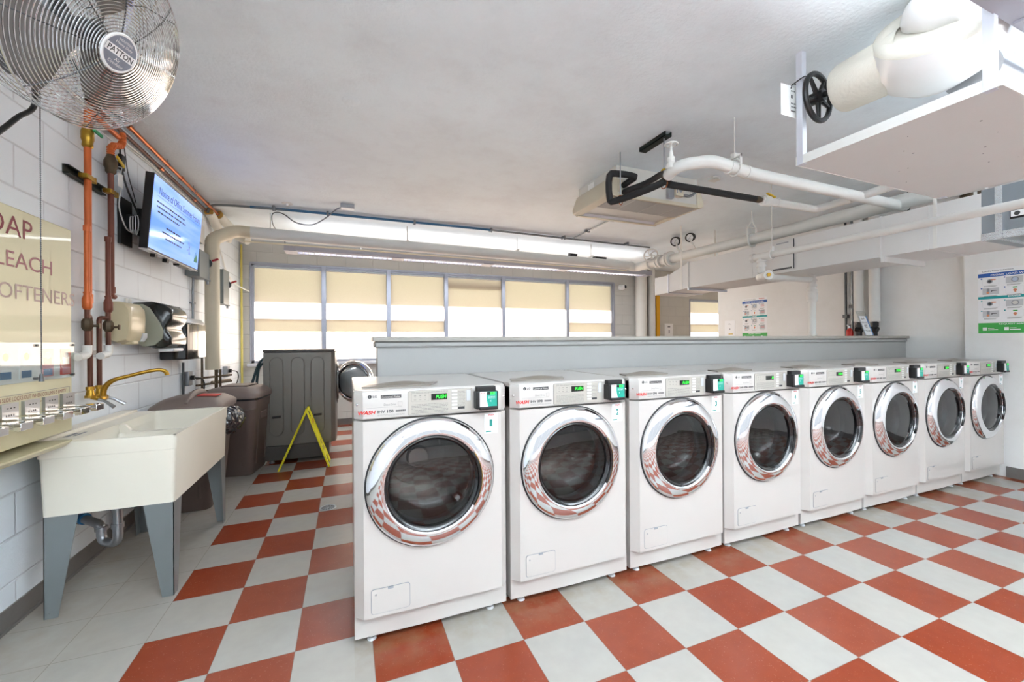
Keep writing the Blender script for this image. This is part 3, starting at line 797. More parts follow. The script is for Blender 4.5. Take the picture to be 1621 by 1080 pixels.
# wall faucet of the sink
t = thing('wall_faucet', 'old brass swing-spout faucet below two brown pipes above the sink ledge', 'faucet', (-.56, .93, .98))
for yy in (.865, .96):
    m = MB().cyl((-.56, yy, .985), (-.56, yy, 1.0), .026, n=8).cyl((-.56, yy, 1.0), (-.56, yy, 1.03), .020, .016).cyl((-.56, yy, 1.03), (-.56, yy, 1.05), .019, n=6)
    m.build('union_nut', 'brass', t)
MB().tube([(-.56, .875, .99), (-.53, .90, .975), (-.53, .96, .975), (-.56, .985, .99)], .014, 10, smooth=4).build('body', 'brass', t)
MB().tube([(-.53, .93, .975), (-.525, .93, 1.03), (-.49, .935, 1.075), (-.42, .955, 1.10), (-.33, .985, 1.125), (-.28, 1.0, 1.13), (-.255, 1.01, 1.115), (-.25, 1.012, 1.095)], [.013, .015, .013, .011, .011, .011, .012, .012], 12, smooth=5).build('spout', 'brass', t)
for yy, s in ((.88, -1), (.985, 1)):
    MB().tube([(-.53, yy, .972), (-.50, yy, .96), (-.455, yy+.012*s, .925)], [.009, .008, .011], 8).build('lever_handle', 'steel', t)

# ------------------------------------------------------------------ soap vending machine
VX = -.455
t = thing('soap_vending_machine', 'beige wall-mounted soap vending machine with faded red lettering, at the left edge', 'vending machine', (-.54, -.1, .86))
MB().box(-.618, -.75, .868, VX, .475, 1.865).build('housing', 'beige_metal', t, bevel=.006)
m = MB().use('maroon_ink').text('SOAP', .315, .082, (VX+.001, -.115, 1.745), Y, Z)
m.build('soap_lettering', 'maroon_ink', t, flat=True)
m = MB().text('BLEACH', .395, .066, (VX+.001, -.068, 1.615), Y, Z); m.build('bleach_lettering', 'maroon_mid', t, flat=True)
m = MB().text('SOFTENERS', .535, .064, (VX+.001, -.040, 1.485), Y, Z); m.build('softeners_lettering', 'maroon_faded', t, flat=True)
m = MB().text('COIN SLIDE LOCKS OUT WHEN COLUMN IS EMPTY', .455, .017, (VX+.001, -.03, 1.063), Y, Z)
for k in range(16): m.quad((VX+.001, .215+k*.006, 1.040), (VX+.001, .219+k*.006, 1.040), (VX+.001, .219+k*.006, 1.044), (VX+.001, .215+k*.006, 1.044))
m.build('notice_lettering', 'maroon_ink', t, flat=True)
MB().box(VX+.001, -.72, 1.135, VX+.003, .462, 1.305).build('display_backing', 'packet_white', t)
MB().box(VX+.011, -.73, 1.135, VX+.014, .465, 1.305).build('display_window', 'acrylic', t, bevel=.001)
m = MB()
for yy in (-.36, .20, .455):
    for zz in (1.147, 1.292): m.cyl((VX, yy, zz), (VX+.018, yy, zz), .006, n=10)
m.build('window_screw', 'dark_steel', t)
m = MB().use('panel_line')
for z_ in (1.086, .952): m.box(VX-.001, -.74, z_, VX+.0008, .455, z_+.0025)
m.box(VX-.001, .452, .952, VX+.0008, .455, 1.086).build('coin_panel_seam', None, t)
m = MB().use('beige_metal').box(-.60, -.75, .838, -.395, .345, .845).prism([(-.395, -.75, .838), (-.395, .345, .838), (-.42, .345, .815), (-.42, -.75, .815)], (-.003, 0, 0)).use('copper_dark').box(-.61, -.75, .846, -.58, .46, .868)
m.build('pickup_tray', None, t)
PK = [('packet_white', 'bottle_blue', 'packet_white', -.12), ('packet_white', 'bottle_blue', 'packet_white', -.005), ('packet_white', 'bottle_blue', 'packet_white', .11), ('packet_pink', 'packet_blue', 'red_ink', .245), ('red_ink', 'packet_pink', 'packet_white', .375)]
for k, (a, b_, c_, yy) in enumerate(PK):
    p = MB().use(a).box(VX+.0035, yy, 1.150, VX+.008, yy+.075, 1.275)
    p.use(b_).box(VX+.0082, yy+.008, 1.155, VX+.0085, yy+.067, 1.185).use(c_).box(VX+.0082, yy+.01, 1.20, VX+.0085, yy+.06, 1.235)
    p.use('tag_yellow' if k < 3 else 'packet_blue').disc((VX+.0088, yy+.037, 1.245), (1, 0, 0), .016, 16)
    p.build('soap_packet', None, t)
for k in range(6):
    yc = .425-.125*k
    m = MB().use('brushed').box(VX, yc-.045, .998, VX+.012, yc+.045, 1.058)
    m.use('ink')
    for a in range(4): m.box(VX+.012, yc-.024+a*.013, 1.006, VX+.0125, yc-.019+a*.013, 1.014)
    for a in range(3): m.box(VX+.012, yc-.02+a*.018, 1.036, VX+.0125, yc-.011+a*.018, 1.041)
    s = m.build('coin_slot', None, t, bevel=.002)
    q = MB().box(VX+.01, yc-.038, .990, -.335, yc+.020, .998).box(VX+.01, yc-.038, .974, -.335, yc-.034, .992).box(VX+.01, yc+.016, .974, -.335, yc+.020, .992)
    q.box(-.345, yc-.042, .968, -.322, yc+.024, .998); q.build('coin_slide', 'chrome', s, bevel=.002)

# ------------------------------------------------------------------ supply pipes above the sink
def wall_pipe(name, label, pts, r, m_, fit=(), tag_=None):
    t = thing(name, label, 'pipe', pts[-1])
    MB().elbow(pts, r, .03).build('pipe', m_, t)
    for (p, h, rr, mm) in fit:
        p = Vector(p); MB().cyl(p-V(0, 0, h/2), p+V(0, 0, h/2), rr, n=12).build('fitting', mm, t)
    return t
px_ = -.57
t = wall_pipe('supply_pipe', 'bright orange vertical pipe with a gold valve, left of the brown one', [(px_, 1.22, 2.66), (px_, .875, 2.66), (px_, .875, 1.535)], .0165, 'orange_pipe', [((px_, .875, 1.56), .05, .021, 'orange_pipe')])
m = MB().use('brass').lathe((px_, .875, 2.435), Z, [(.02, 0), (.026, .01), (.024, .03), (.029, .05), (.029, .09), (.024, .11), (.024, .13), (.02, .14)], n=12, cap0=True, cap1=True)
v = m.build('ball_valve', None, t)
MB().box(px_+.03, .86, 2.53, px_+.038, .95, 2.548).build('valve_lever', 'green_tag', v)
t = wall_pipe('supply_pipe', 'rust brown vertical pipe with a dark valve and yellow lever, right of the orange one', [(px_, 1.125, 2.50), (px_, 1.125, 1.60), (px_, 1.16, 1.60)], .0155, 'brown_pipe', [((px_, 1.125, 1.64), .04, .02, 'brown_pipe')])
pts = [(px_, 1.125, 2.49), (px_, 1.125, 2.54), (px_, 1.16, 2.575), (px_+.01, 1.22, 2.60), (px_+.01, 1.25, 2.64), (px_+.01, 1.25, 2.70)]
m = MB().tube(pts, .0165, 12, smooth=8)
v = m.build('flexible_connector', 'orange_pipe', t)
m = MB()
q = [Vector(p) for p in pts]
for i in range(len(q)-1):
    for k in range(4):
        c = q[i].lerp(q[i+1], k/4); m.ring(c, q[i+1]-q[i], .017, .004, 14, 6)
m.build('corrugation', 'orange_pipe', v)
m = MB().lathe((px_, 1.125, 2.38), Z, [(.02, 0), (.027, .01), (.027, .03), (.034, .045), (.034, .08), (.026, .10), (.02, .12)], n=10, cap0=True, cap1=True); v = m.build('ball_valve', 'valve_bronze', t)
MB().obox((px_+.035, 1.16, 2.475), (.004, 0, 0), (0, .045, -.015), (0, .003, .009)).build('valve_lever', 'tag_yellow', v)
solo('paper_tag', MB().box(px_+.02, 1.165, 2.32, px_+.021, 1.225, 2.41).tube([(px_+.02, 1.15, 2.44), (px_+.03, 1.19, 2.45), (px_+.021, 1.20, 2.41)], .0015, 5), 'tag_white', 'small white paper tag wired to the yellow-levered valve', 'tag')
t = thing('strut_channel', 'black slotted channel bracket clamping the orange and brown pipes to the left wall', 'bracket', (-.60, .95, 2.25))
MB().box(-.618, .745, 2.235, -.590, 1.12, 2.242).box(-.618, .745, 2.278, -.590, 1.12, 2.285).box(-.618, .745, 2.24, -.612, 1.12, 2.28).build('channel', 'strut_dark', t)
for yy in (.875, 1.125):
    MB().box(-.592, yy-.05, 2.247, -.548, yy+.04, 2.273).cyl((-.57, yy+.04, 2.26), (-.55, yy+.045, 2.26), .018).build('pipe_clamp', 'brass', t, bevel=.003)
for yy, z0, z1, mm, lab in ((.795, 1.56, 1.965, 'orange_pipe', 'short orange air-chamber pipe in front of the tall orange one'), (1.015, 1.56, 1.955, 'brown_pipe', 'short brown air-chamber pipe beside the tall brown one')):
    xx = px_+.03
    t = thing('air_chamber_pipe', lab, 'pipe', (xx, yy, 1.2))
    MB().cyl((xx, yy, z0), (xx, yy, z1), .0125).cyl((xx, yy, z1-.03), (xx, yy, z1), .016).build('upper_pipe', mm, t)
    MB().lathe((xx, yy, 1.49), Z, [(.015, 0), (.022, .015), (.022, .06), (.015, .085), (.018, .10)], n=14, cap0=True, cap1=True).build('reducer', mm, t)
    MB().cyl((xx, yy, 1.27), (xx, yy, 1.50), .0125).build('lower_pipe', 'copper_dark', t)
    v = MB().lathe((xx, yy, 1.37), Z, [(.015, 0), (.022, .01), (.026, .02), (.026, .055), (.018, .07)], n=8, cap0=True, cap1=True).build('stop_valve', 'valve_bronze', t)
    MB().cyl((xx, yy, 1.40), (xx+.05, yy+.01, 1.40), .007).box(xx+.045, yy, 1.385, xx+.052, yy+.02, 1.415).build('valve_stem', 'valve_bronze', v)
    MB().elbow([(xx, yy, 1.29), (xx, yy, 1.235), (xx, yy-.09, 1.225)], .021, .03).build('white_elbow', 'white_pipe', t)
for yy, y2, lab in ((.865, .795, 'brown drop pipe feeding the left side of the brass faucet'), (.96, 1.015, 'brown drop pipe feeding the right side of the brass faucet')):
    solo('faucet_pipe', MB().elbow([(px_+.03, y2, 1.455), (px_+.01, yy, 1.455), (px_+.01, yy, 1.05)], .0125, .02), 'copper_dark', lab, 'pipe', loc=(px_+.01, yy, 1.05))
solo('white_branch_pipe', MB().cyl((-.60, .48, 1.23), (-.60, 1.05, 1.245), .012), 'white_pipe', 'thin white painted pipe running along the wall behind the faucet pipes', 'pipe')

# copper pair along the top of the wall
for xx, zz, y0, y1, mm, rr, lab in ((-.53, 2.757, 1.24, 3.32, 'copper', .0155, 'bright copper pipe along the ceiling edge, the upper of the pair'), (-.585, 2.732, .9, 3.14, 'copper_dark', .0125, 'dull copper pipe along the ceiling edge, the lower of the pair')):
    t = thing('copper_pipe', lab, 'pipe', (xx, y0, zz))
    m = MB().cyl((xx, y0, zz), (xx, y1, zz), rr); m.build('pipe', mm, t)
    for k in (0, .45, .8): yy = y0+(y1-y0)*k; MB().cyl((xx, yy, zz), (xx, yy+.05, zz), rr+.0035).build('coupling', 'copper', t)
    if xx > -.55:
        for yy in (1.9, 2.5, 3.28): MB().cyl((xx, yy, zz), (xx, yy, ZC), .003, n=6).ring((xx, yy, zz), Y, rr+.003, .002, 16, 5).build('hanger', 'steel', t)
solo('cable_bundle', MB().tube([(-.612, .6, 2.735), (-.61, 1.2, 2.70), (-.612, 1.8, 2.72), (-.61, 2.3, 2.70), (-.61, 3.0, 2.71)], .008, 6, smooth=5).tube([(-.61, .6, 2.715), (-.612, 1.3, 2.685), (-.61, 2.0, 2.705), (-.612, 3.0, 2.69)], .006, 6, smooth=5), 'white_pipe', 'painted white cables clipped along the wall under the copper pipes', 'cable')
# insulation sleeves where the copper enters the lagging
for pts, rr, lab in (([(-.53, 3.30, 2.757), (-.52, 3.42, 2.74), (-.47, 3.56, 2.68), (-.40, 3.64, 2.60), (-.30, 3.60, 2.55)], .052, 'white pipe lagging with an orange foam end, taking the upper copper pipe'),
                     ([(-.585, 3.10, 2.732), (-.58, 3.22, 2.70), (-.565, 3.35, 2.62), (-.53, 3.45, 2.56), (-.46, 3.46, 2.53)], .046, 'white pipe lagging with an orange foam end, taking the lower copper pipe')):
    if rr < .05: pts = [(p[0]+.02, p[1], p[2]-.01) for p in pts]
    t = thing('pipe_insulation', lab, 'pipe insulation', pts[0], 'lagged pipe ends in the back left corner')
    MB().tube(pts, rr, 16, smooth=4).build('lagging', 'insulation', t)
    MB().cyl(Vector(pts[0])-V(0, .006, 0), Vector(pts[0])+V(0, .004, 0), rr*.93, n=20).build('foam_end', 'foam_yellow', t)
    MB().cyl(Vector(pts[3])+V(.03, -.03, .0), Vector(pts[3])+V(.06, -.05, .05), .006).ball(Vector(pts[3])+V(.06, -.05, .055), .012).build('red_cap', 'red_plastic', t)
# cream riser that turns into the big white pipe under the ceiling
t = thing('heating_pipe', 'large cream riser in the left corner, bending into the white pipe above the window', 'pipe', (-.5, 2.95, .98))
MB().elbow([(-.5, 2.95, 1.02), (-.5, 2.95, 2.40), (-.33, 3.16, 2.555), (-.20, 3.20, 2.56)], .066, .07, 20).build('riser', 'cream_pipe', t)
m = MB().tube([(-.22, 3.20, 2.56), (1.6, 3.20, 2.545), (3.4, 3.20, 2.53), (5.12, 3.20, 2.515)], .066, 20); m.build('horizontal_run', 'white_pipe', t)
for xx in (.0, 1.55, 3.1, 4.35): MB().box(xx-.012, 3.14, 2.60, xx+.012, 3.26, 2.615).cyl((xx, 3.2, 2.6), (xx, 3.2, ZC), .006, n=8).build('hanger_rod', 'white_pipe', t)
solo('thin_copper_line', MB().tube([(-.28, 3.30, 2.475), (5.1, 3.30, 2.45)], .009, 8), 'cream_pipe', 'thin cream pipe just below the big white pipe over the long window', 'pipe')
m = MB()
for xx, z0, z1 in ((-.585, .75, 1.25), (-.46, .75, 1.02), (-.43, .75, 1.02)): m.cyl((xx, 2.93+.1*(xx+.5), z0), (xx, 2.93+.1*(xx+.5), z1), .011, n=8)
for zz in (.80, .87, .94): m.cyl((-.60, 2.80, zz), (-.40, 3.25, zz), .011, n=8)
m.cyl((-.56, 3.30, .75), (-.56, 3.30, 1.22), .014, n=8).cyl((-.60, 3.3, .86), (-.56, 3.9, .84), .012, n=8)
solo('valve_manifold', m, 'valve_bronze', 'cluster of dark brown valves and pipe stubs under the cream riser', 'pipe manifold')
# yellow conduit, corner
solo('yellow_conduit', MB().cyl((-.59, 4.68, 0), (-.59, 4.68, 2.72), .014), 'yellow_paint', 'thin yellow conduit running up the back left corner', 'conduit')

# ------------------------------------------------------------------ television
t = thing('television', 'flat wall television showing a blue office hours notice', 'television', (-.42, 1.77, 1.95))
M = Matrix.Translation(V(-.42, 1.77, 2.215)) @ Matrix.Rotation(R(4.5), 4, 'Y') @ Matrix.Rotation(R(-1), 4, 'Z')
def tb(): return MB()
TW, TH = .475, .265
MB().box(-.05, -TW, -TH, .0, TW, TH).xf(M).build('casing', 'tv_black', t, bevel=.004)
MB().box(-.075, -TW*.85, -TH*.9, -.045, TW*.85, TH*.7).xf(M).build('rear_cover', 'tv_black', t, bevel=.01)
MB().box(.0005, -TW+.007, -TH+.012, .0012, TW-.007, TH-.007).xf(M).build('screen', 'tv_screen', t, flat=True)
m = MB().use('tv_silver').box(-.05, -TW, -TH-.006, .002, TW, -TH+.001).use('tv_black').box(-.05, -.30, -TH-.03, -.02, -.26, -TH).box(-.05, -.1, -TH-.03, -.02, -.06, -TH).box(-.05, .1, -TH-.02, -.01, .30, -TH); m.xf(M).build('bottom_trim', None, t)
m = MB().use('ink'); x_ = .002
m.text('Notice of Office Summer Hours', .80, .055, (x_, -.38, .145), Y, Z)
m.box(x_, -.40, .128, x_+.0003, .42, .130)
def ylines(mb, y0, y1, z0, h, seed):
    rnd = random.Random(seed); a = y0
    while a < y1:
        w_ = rnd.uniform(.012, .04); mb.box(x_, a, z0, x_+.0003, min(y1, a+w_), z0+h); a += w_+.008
for k, (a, b2) in enumerate(((-.40, .10), (-.40, .12), (-.38, .0))): ylines(m, a, b2, .085-.034*k, .011, k)
for k, (a, b2) in enumerate(((-.22, .04), (-.28, .12), (-.22, .08))): ylines(m, a, b2, -.065-.04*k, .012, k+5)
m.use('panel_line').obox((x_, .24, -.11), (0, .045, .03), (.0002, 0, 0), (0, -.001, .0015)).obox((x_, .24, -.11), (0, .03, -.05), (.0002, 0, 0), (0, .001, .0015)).obox((x_, .24, -.11), (0, .005, .055), (.0002, 0, 0), (0, .0015, 0)).use('green_tag').prism([(x_, .36, -.20), (x_, .44, -.20), (x_, .42, -.09), (x_, .40, -.16), (x_, .385, -.11)], (.0003, 0, 0))
m.xf(M).build('notice_text', None, t, flat=True)
MB().box(-.618, 1.32, 1.98, -.60, 1.48, 2.30).box(-.60, 1.40, 2.1, -.48, 1.44, 2.2).box(-.618, 1.6, 2.1, -.47, 1.9, 2.3).build('wall_mount', 'black', t)
t = thing('power_cable', 'black adapter and cables hanging beside the television', 'cable', (-.60, 1.28, 2.2))
MB().tube([(-.61, 1.34, 2.66), (-.605, 1.33, 2.58)], .005, 6).tube([(-.60, 1.34, 2.48), (-.59, 1.38, 2.38), (-.57, 1.44, 2.27), (-.55, 1.47, 2.2)], .006, 6, smooth=4).tube([(-.61, 1.40, 2.66), (-.60, 1.42, 2.5), (-.60, 1.50, 2.38), (-.57, 1.46, 2.3)], .003, 6, smooth=4).build('cable', 'black', t)
MB().box(-.612, 1.31, 2.48, -.588, 1.36, 2.585).build('adapter', 'black', t, bevel=.005)
MB().tube([(-.60, 1.33, 2.35), (-.60, 1.30, 2.22), (-.59, 1.36, 2.10), (-.585, 1.45, 2.08)], .004, 6, smooth=5).build('white_cord', 'white_pipe', t)
m = MB()
for k in range(4): m.ring((-.575+.010*k, 1.40, 2.13), (1, .25+.1*k, 0), .055+.004*k, .0032, 24, 6)
m.build('coiled_cord', 'white_card', t)

# ------------------------------------------------------------------ dispensers
t = thing('soap_dispenser', 'beige plastic soap dispenser, nearest of the three dispensers on the left wall', 'soap dispenser', (-.55, 1.27, 1.30))
def prof_x(pr_, y0, y1, tp=.0):
    """loft a closed x-z outline along y, ends slightly smaller"""
    cx = sum(p[0] for p in pr_)/len(pr_); cz = sum(p[1] for p in pr_)/len(pr_)
    out = []
    for y, s in ((y0, .93), (y0+.012, .985), (y0+.03, 1), (y1-.03, 1), (y1-.012, .985), (y1, .93)):
        out.append([V(XL+max(0, (p[0]-XL))*s if p[0] > XL+.01 else XL, y, cz+(p[1]-cz)*s) for p in pr_])
    return out
pr_ = [(XL, 1.33), (-.56, 1.30), (-.51, 1.315), (-.495, 1.36), (-.49, 1.46), (-.495, 1.53), (-.52, 1.565), (-.56, 1.575), (XL, 1.575)]
MB().loft(prof_x(pr_, 1.165, 1.395)).build('cover', 'beige_plastic', t, angle=40)
MB().box(-.575, 1.24, 1.292, -.505, 1.32, 1.318).build('push_bar', 'beige_plastic', t, bevel=.008)
MB().loft(prof_x([(XL+.0, 1.32), (-.50, 1.31), (-.482, 1.34), (-.482, 1.37), (XL, 1.37)], 1.34, 1.40)).build('spout_guard', 'pale_grey', t)
MB().cyl((XL, 1.42, 1.60), (XL+.012, 1.42, 1.60), .018).cyl((XL, 1.47, 1.60), (XL+.012, 1.47, 1.60), .018).build('wall_hook', 'white_pipe', t)
t = thing('paper_towel_dispenser', 'dark smoked paper towel dispenser with grey side cheeks, middle of the three dispensers', 'towel dispenser', (-.52, 1.70, 1.24))
pr_ = [(XL, 1.60), (-.52, 1.61), (-.44, 1.59), (-.40, 1.55), (-.39, 1.50), (-.405, 1.455), (-.43, 1.42), (-.42, 1.38), (-.395, 1.34), (-.40, 1.29), (-.44, 1.265), (-.50, 1.26), (-.57, 1.28), (XL, 1.33)]
MB().loft(prof_x(pr_, 1.535, 1.87)).build('smoked_cover', 'smoke_plastic', t, angle=50)
for y_ in (1.518, 1.872):
    pr2 = [(XL, 1.585), (-.56, 1.585), (-.52, 1.56), (-.46, 1.45), (-.44, 1.39), (-.445, 1.335), (-.49, 1.285), (-.56, 1.275), (XL, 1.33)]
    MB().prism([V(x, y_, z) for x, z in pr2], (0, .016, 0)).build('side_cheek', 'grey_plastic', t, bevel=.004)
MB().box(-.50, 1.60, 1.235, -.40, 1.80, 1.262).build('feed_tray', 'white_card', t, bevel=.008)
t = thing('wall_bin', 'glossy black rounded wall dispenser, farthest of the three dispensers', 'dispenser', (-.53, 2.2, 1.15))
pl = [V(XL, 1.98, 0), V(-.50, 1.98, 0), V(-.44, 2.0, 0), V(-.42, 2.06, 0), V(-.42, 2.42, 0), V(-.44, 2.48, 0), V(-.50, 2.5, 0), V(XL, 2.5, 0)]
MB().loft([[p+V(0, 0, 1.16) for p in pl], [p+V(0, 0, 1.47) for p in pl]]).build('housing', 'black_gloss', t, bevel=.01)
MB().loft([[p+V(0, 0, 1.47) for p in pl], [V(XL if p.x < XL+.01 else p.x-.03, p.y*.94+2.24*.06, 1.515) for p in pl], [V(XL if p.x < XL+.01 else p.x-.11, p.y*.8+2.24*.2, 1.53) for p in pl]]).build('lid', 'tv_silver', t, bevel=.006)

# ------------------------------------------------------------------ electrical gear on the left wall
def ebox(name, label, x1, y0, y1, z0, z1, lever=True, front='box_grey', conduit_to=None):
    t = thing(name, label, 'electrical box', (XL, (y0+y1)/2, z0))
    MB().box(XL, y0, z0, x1-.01, y1, z1).build('enclosure', 'box_grey', t, bevel=.004)
    MB().box(x1-.01, y0-.004, z0-.004, x1, y1+.004, z1+.004).build('cover', front, t, bevel=.003)
    if lever:
        c = V(x1-.03, y1+.004, (z0+z1)/2+.05)
        MB().cyl(c, c+V(0, .02, 0), .05, n=20).build('switch_disc', 'dark_steel', t)
        MB().obox(c+V(.05, .03, .03), (.05, 0, .022), (0, .008, 0), (-.004, 0, .009)).build('lever', 'red_plastic', t, bevel=.003)
        MB().cyl((x1-.02, y1+.012, z0-.04), (x1-.02, y1+.012, z0+.03), .012).box(x1-.045, y1, z0-.01, x1+.005, y1+.024, z0+.005).build('latch', 'steel', t)
    if conduit_to:
        ym_ = (y0+y1)/2
        MB().tube([(XL+.025, ym_, z0), (XL+.02, ym_, z0-.12), (XL+.02, ym_, conduit_to)], .011, 10).build('conduit', 'conduit', t)
        for zz in (z0-.25, z0-.45):
            if zz > conduit_to: MB().box(XL, ym_-.035, zz-.008, XL+.034, ym_+.035, zz+.008).build('conduit_strap', 'conduit', t)
    return t
ebox('disconnect_switch', 'grey electrical disconnect with a red lever, below the corner of the television', -.50, 2.56, 2.86, 1.95, 2.21, conduit_to=1.50)
ebox('disconnect_switch', 'grey electrical disconnect with a red lever, beyond the cream riser', -.51, 3.42, 3.66, 1.76, 2.16, conduit_to=.95)
ebox('junction_box', 'small white box on the wall above the first disconnect, behind the television edge', -.54, 2.72, 2.86, 2.32, 2.50, lever=False, front='white_pipe')
for y_, z_, lab in ((2.52, .97, 'grey outlet box on the left wall above the trash cans, the nearer one'), (3.87, .95, 'grey outlet box on the left wall beyond the cream riser')):
    t = thing('outlet_box', lab, 'outlet box', (XL, y_, z_-.06), 'grey outlet boxes low on the left wall')
    MB().box(XL, y_-.05, z_-.075, XL+.055, y_+.05, z_+.06).build('box', 'steel', t, bevel=.004)
    MB().cyl((XL+.055, y_, z_), (XL+.085, y_, z_), .022).tube([(XL+.085, y_, z_), (XL+.13, y_+.06, z_-.02), (XL+.12, y_+.15, z_-.12), (XL+.05, y_+.2, z_-.3)], .006, 8, smooth=4).build('plug', 'black', t)
solo('conduit', MB().cyl((XL+.02, 2.44, 0.55), (XL+.02, 2.44, 1.12), .010), 'dark_steel', 'short dark vertical conduit beside the nearer outlet box', 'conduit')
solo('white_cable', MB().tube([(-.6, 3.55, 2.5), (-.6, 3.75, 2.35), (-.6, 3.95, 2.20), (-.58, 4.3, 2.10), (-.5, 4.7, 2.05)], .009, 8, smooth=4), 'white_pipe', 'loose white cable drooping from the lagged pipes towards the back corner', 'cable')
# wall vent unit behind the fan
t = thing('wall_vent', 'beige perforated vent box high on the left wall behind the fan', 'vent', (-.55, .05, 2.545))
MB().box(XL, -.55, 2.565, -.54, .36, 2.78).build('box', 'wood_beige', t, bevel=.004)
MB().box(XL, -.55, 2.545, -.53, .37, 2.565).build('angle_bracket', 'dark_steel', t)
m = MB()
for i in range(8):
    for j in range(4): m.box(-.54, -.3+i*.075, 2.59+j*.042, -.539, -.26+i*.075, 2.605+j*.042)
m.build('slot', 'black', t, flat=True)

# ------------------------------------------------------------------ fan
FC = V(.082, -.489, 2.285); FN = V(.8416, -.2192, -.4936).normalized()
FX = V(.2887, .9550, .0682); FX = (FX-FN*FX.dot(FN)).normalized(); FY = FN.cross(FX).normalized()
t = thing('wall_fan', 'chrome caged industrial fan on the left wall near the ceiling', 'fan', FC)
RF = .284
def fp(r, a, h): return FC+(FX*math.cos(a)+FY*math.sin(a))*r+FN*h
def dome(r, top, edge):     # guard profile: nearly flat face, rounded shoulder
    q = min(1, r/RF); return edge+(top-edge)*(1-q**3.2)
m = MB()
NR = 25
for k in range(NR):
    r = .064+(RF-.064)*k/(NR-1); m.tube([fp(r, 2*math.pi*i/56, dome(r, .050, .0)) for i in range(56)], .0017 if k < NR-1 else .003, 5, closed=True)
m.build('front_guard', 'chrome', t)
m = MB()
for k in range(8):
    a = 2*math.pi*(k+.35)/8
    m.tube([fp(r, a, dome(r, .050, .0)-.003) for r in (.05, .11, .17, .22, .26, RF)], .0019, 5)
m.build('front_spoke', 'dark_steel', t)
m = MB()
for k in range(20):
    r = .09+(RF-.09)*k/19; q = r/RF; h = -.125-.05*(1-q**3)
    m.tube([fp(r, 2*math.pi*i/48, h) for i in range(48)], .0014, 5, closed=True)
for h in (-.035, -.065, -.095): m.tube([fp(RF+.001, 2*math.pi*i/56, h) for i in range(56)], .0015, 5, closed=True)
m.build('rear_guard', 'chrome', t)
m = MB()
for k in range(8):
    a = 2*math.pi*(k+.1)/8
    m.tube([fp(RF, a, .0), fp(RF+.001, a, -.125)]+[fp(r, a, -.125-.05*(1-(r/RF)**3)) for r in (.25, .18, .10)], .0019, 5)
m.build('rear_spoke', 'dark_steel', t)
m = MB().lathe(FC, FN, [(.036, -.09), (.046, -.07), (.046, -.035), (.03, -.025), (.001, -.025)], n=24); m.build('hub', 'dark_steel', t)
for k in range(3):
    a0 = 2*math.pi*k/3+R(205); m = MB(); L_ = []
    NU, NV = 8, 7
    for i in range(NU+1):
        r = .045+(.266-.045)*i/NU; wdt = R(22)+R(26)*math.sin(math.pi*min(1, i/NU*.75)); off_ = R(16)*i/NU
        for j in range(NV+1):
            v_ = j/NV-.5; a = a0+off_+v_*wdt*2*(.75); h = -.055+v_*.075*(1-.25*i/NU)+.012*(1-4*v_*v_)
            L_.append(fp(r*(1-.06*(4*v_*v_)**2 if i == NU else 1), a, h))
    m.add(L_, [(i*(NV+1)+j, i*(NV+1)+j+1, (i+1)*(NV+1)+j+1, (i+1)*(NV+1)+j) for i in range(NU) for j in range(NV)])
    b_ = m.build('blade', 'fan_blade', t); so = b_.modifiers.new('thick', 'SOLIDIFY'); so.thickness = .0018
m = MB().use('white_card').lathe(FC, FN, [(.062, .046), (.063, .052), (.060, .055), (.055, .0545)], n=40).use('badge_blue').lathe(FC, FN, [(.0555, .0545), (.001, .0545)], n=40)
bg = m.build('badge', None, t)
def bt(mb, s_, w_, h_, cx_, cy_, **k):
    o_ = FC+FX*(cx_-w_/2)+FY*(cy_-h_/2)+FN*.0562
    mb.text(s_, w_, h_, o_, FX, FY, **k)
m = MB().use('white_card')
bt(m, 'INDUSTRIAL', .050, .0075, 0, .040); bt(m, 'Heavy Duty', .062, .011, 0, .026)
m.obox(FC+FN*.0558, FX*.0545, FY*.0125, FN*.0002); bt(m, 'Air', .020, .010, 0, -.024); bt(m, 'Circulator', .056, .010, 0, -.037)
m.use('dark_steel'); bt(m, 'PATTON', .094, .018, 0, 0, bold=.02)
m.build('badge_lettering', None, bg, flat=True)
m = MB().lathe(FC, FN, [(.001, -.31), (.055, -.30), (.062, -.27), (.062, -.18), (.05, -.16), (.03, -.15), (.03, -.09)], n=28); m.build('motor', 'dark_steel', t)
bk = FC-FN*.24
m = MB().tube([bk, V(-.22, -.36, 2.46), V(-.40, -.33, 2.46), V(-.60, -.33, 2.46)], .018, 12).box(XL, -.43, 2.36, XL+.015, -.23, 2.56).build('wall_arm', 'dark_steel', t)
m = MB().tube([V(-.1, -.44, 2.34), V(-.1, -.44, 1.20)], .0012, 5)
for k in range(160): m.ball((-.1, -.44, 2.30-k*.0068), .0024, 6, 4)
m.cyl((-.1, -.44, 1.175), (-.1, -.44, 1.20), .007, .004); m.build('pull_chain', 'dark_steel', t)
MB().tube([bk, V(-.20, -.30, 2.34), V(-.28, -.115, 2.22), V(-.30, -.17, 2.13), V(-.32, -.25, 2.02), V(-.34, -.34, 1.92)], .0085, 10, smooth=6).build('power_cord', 'black', t)

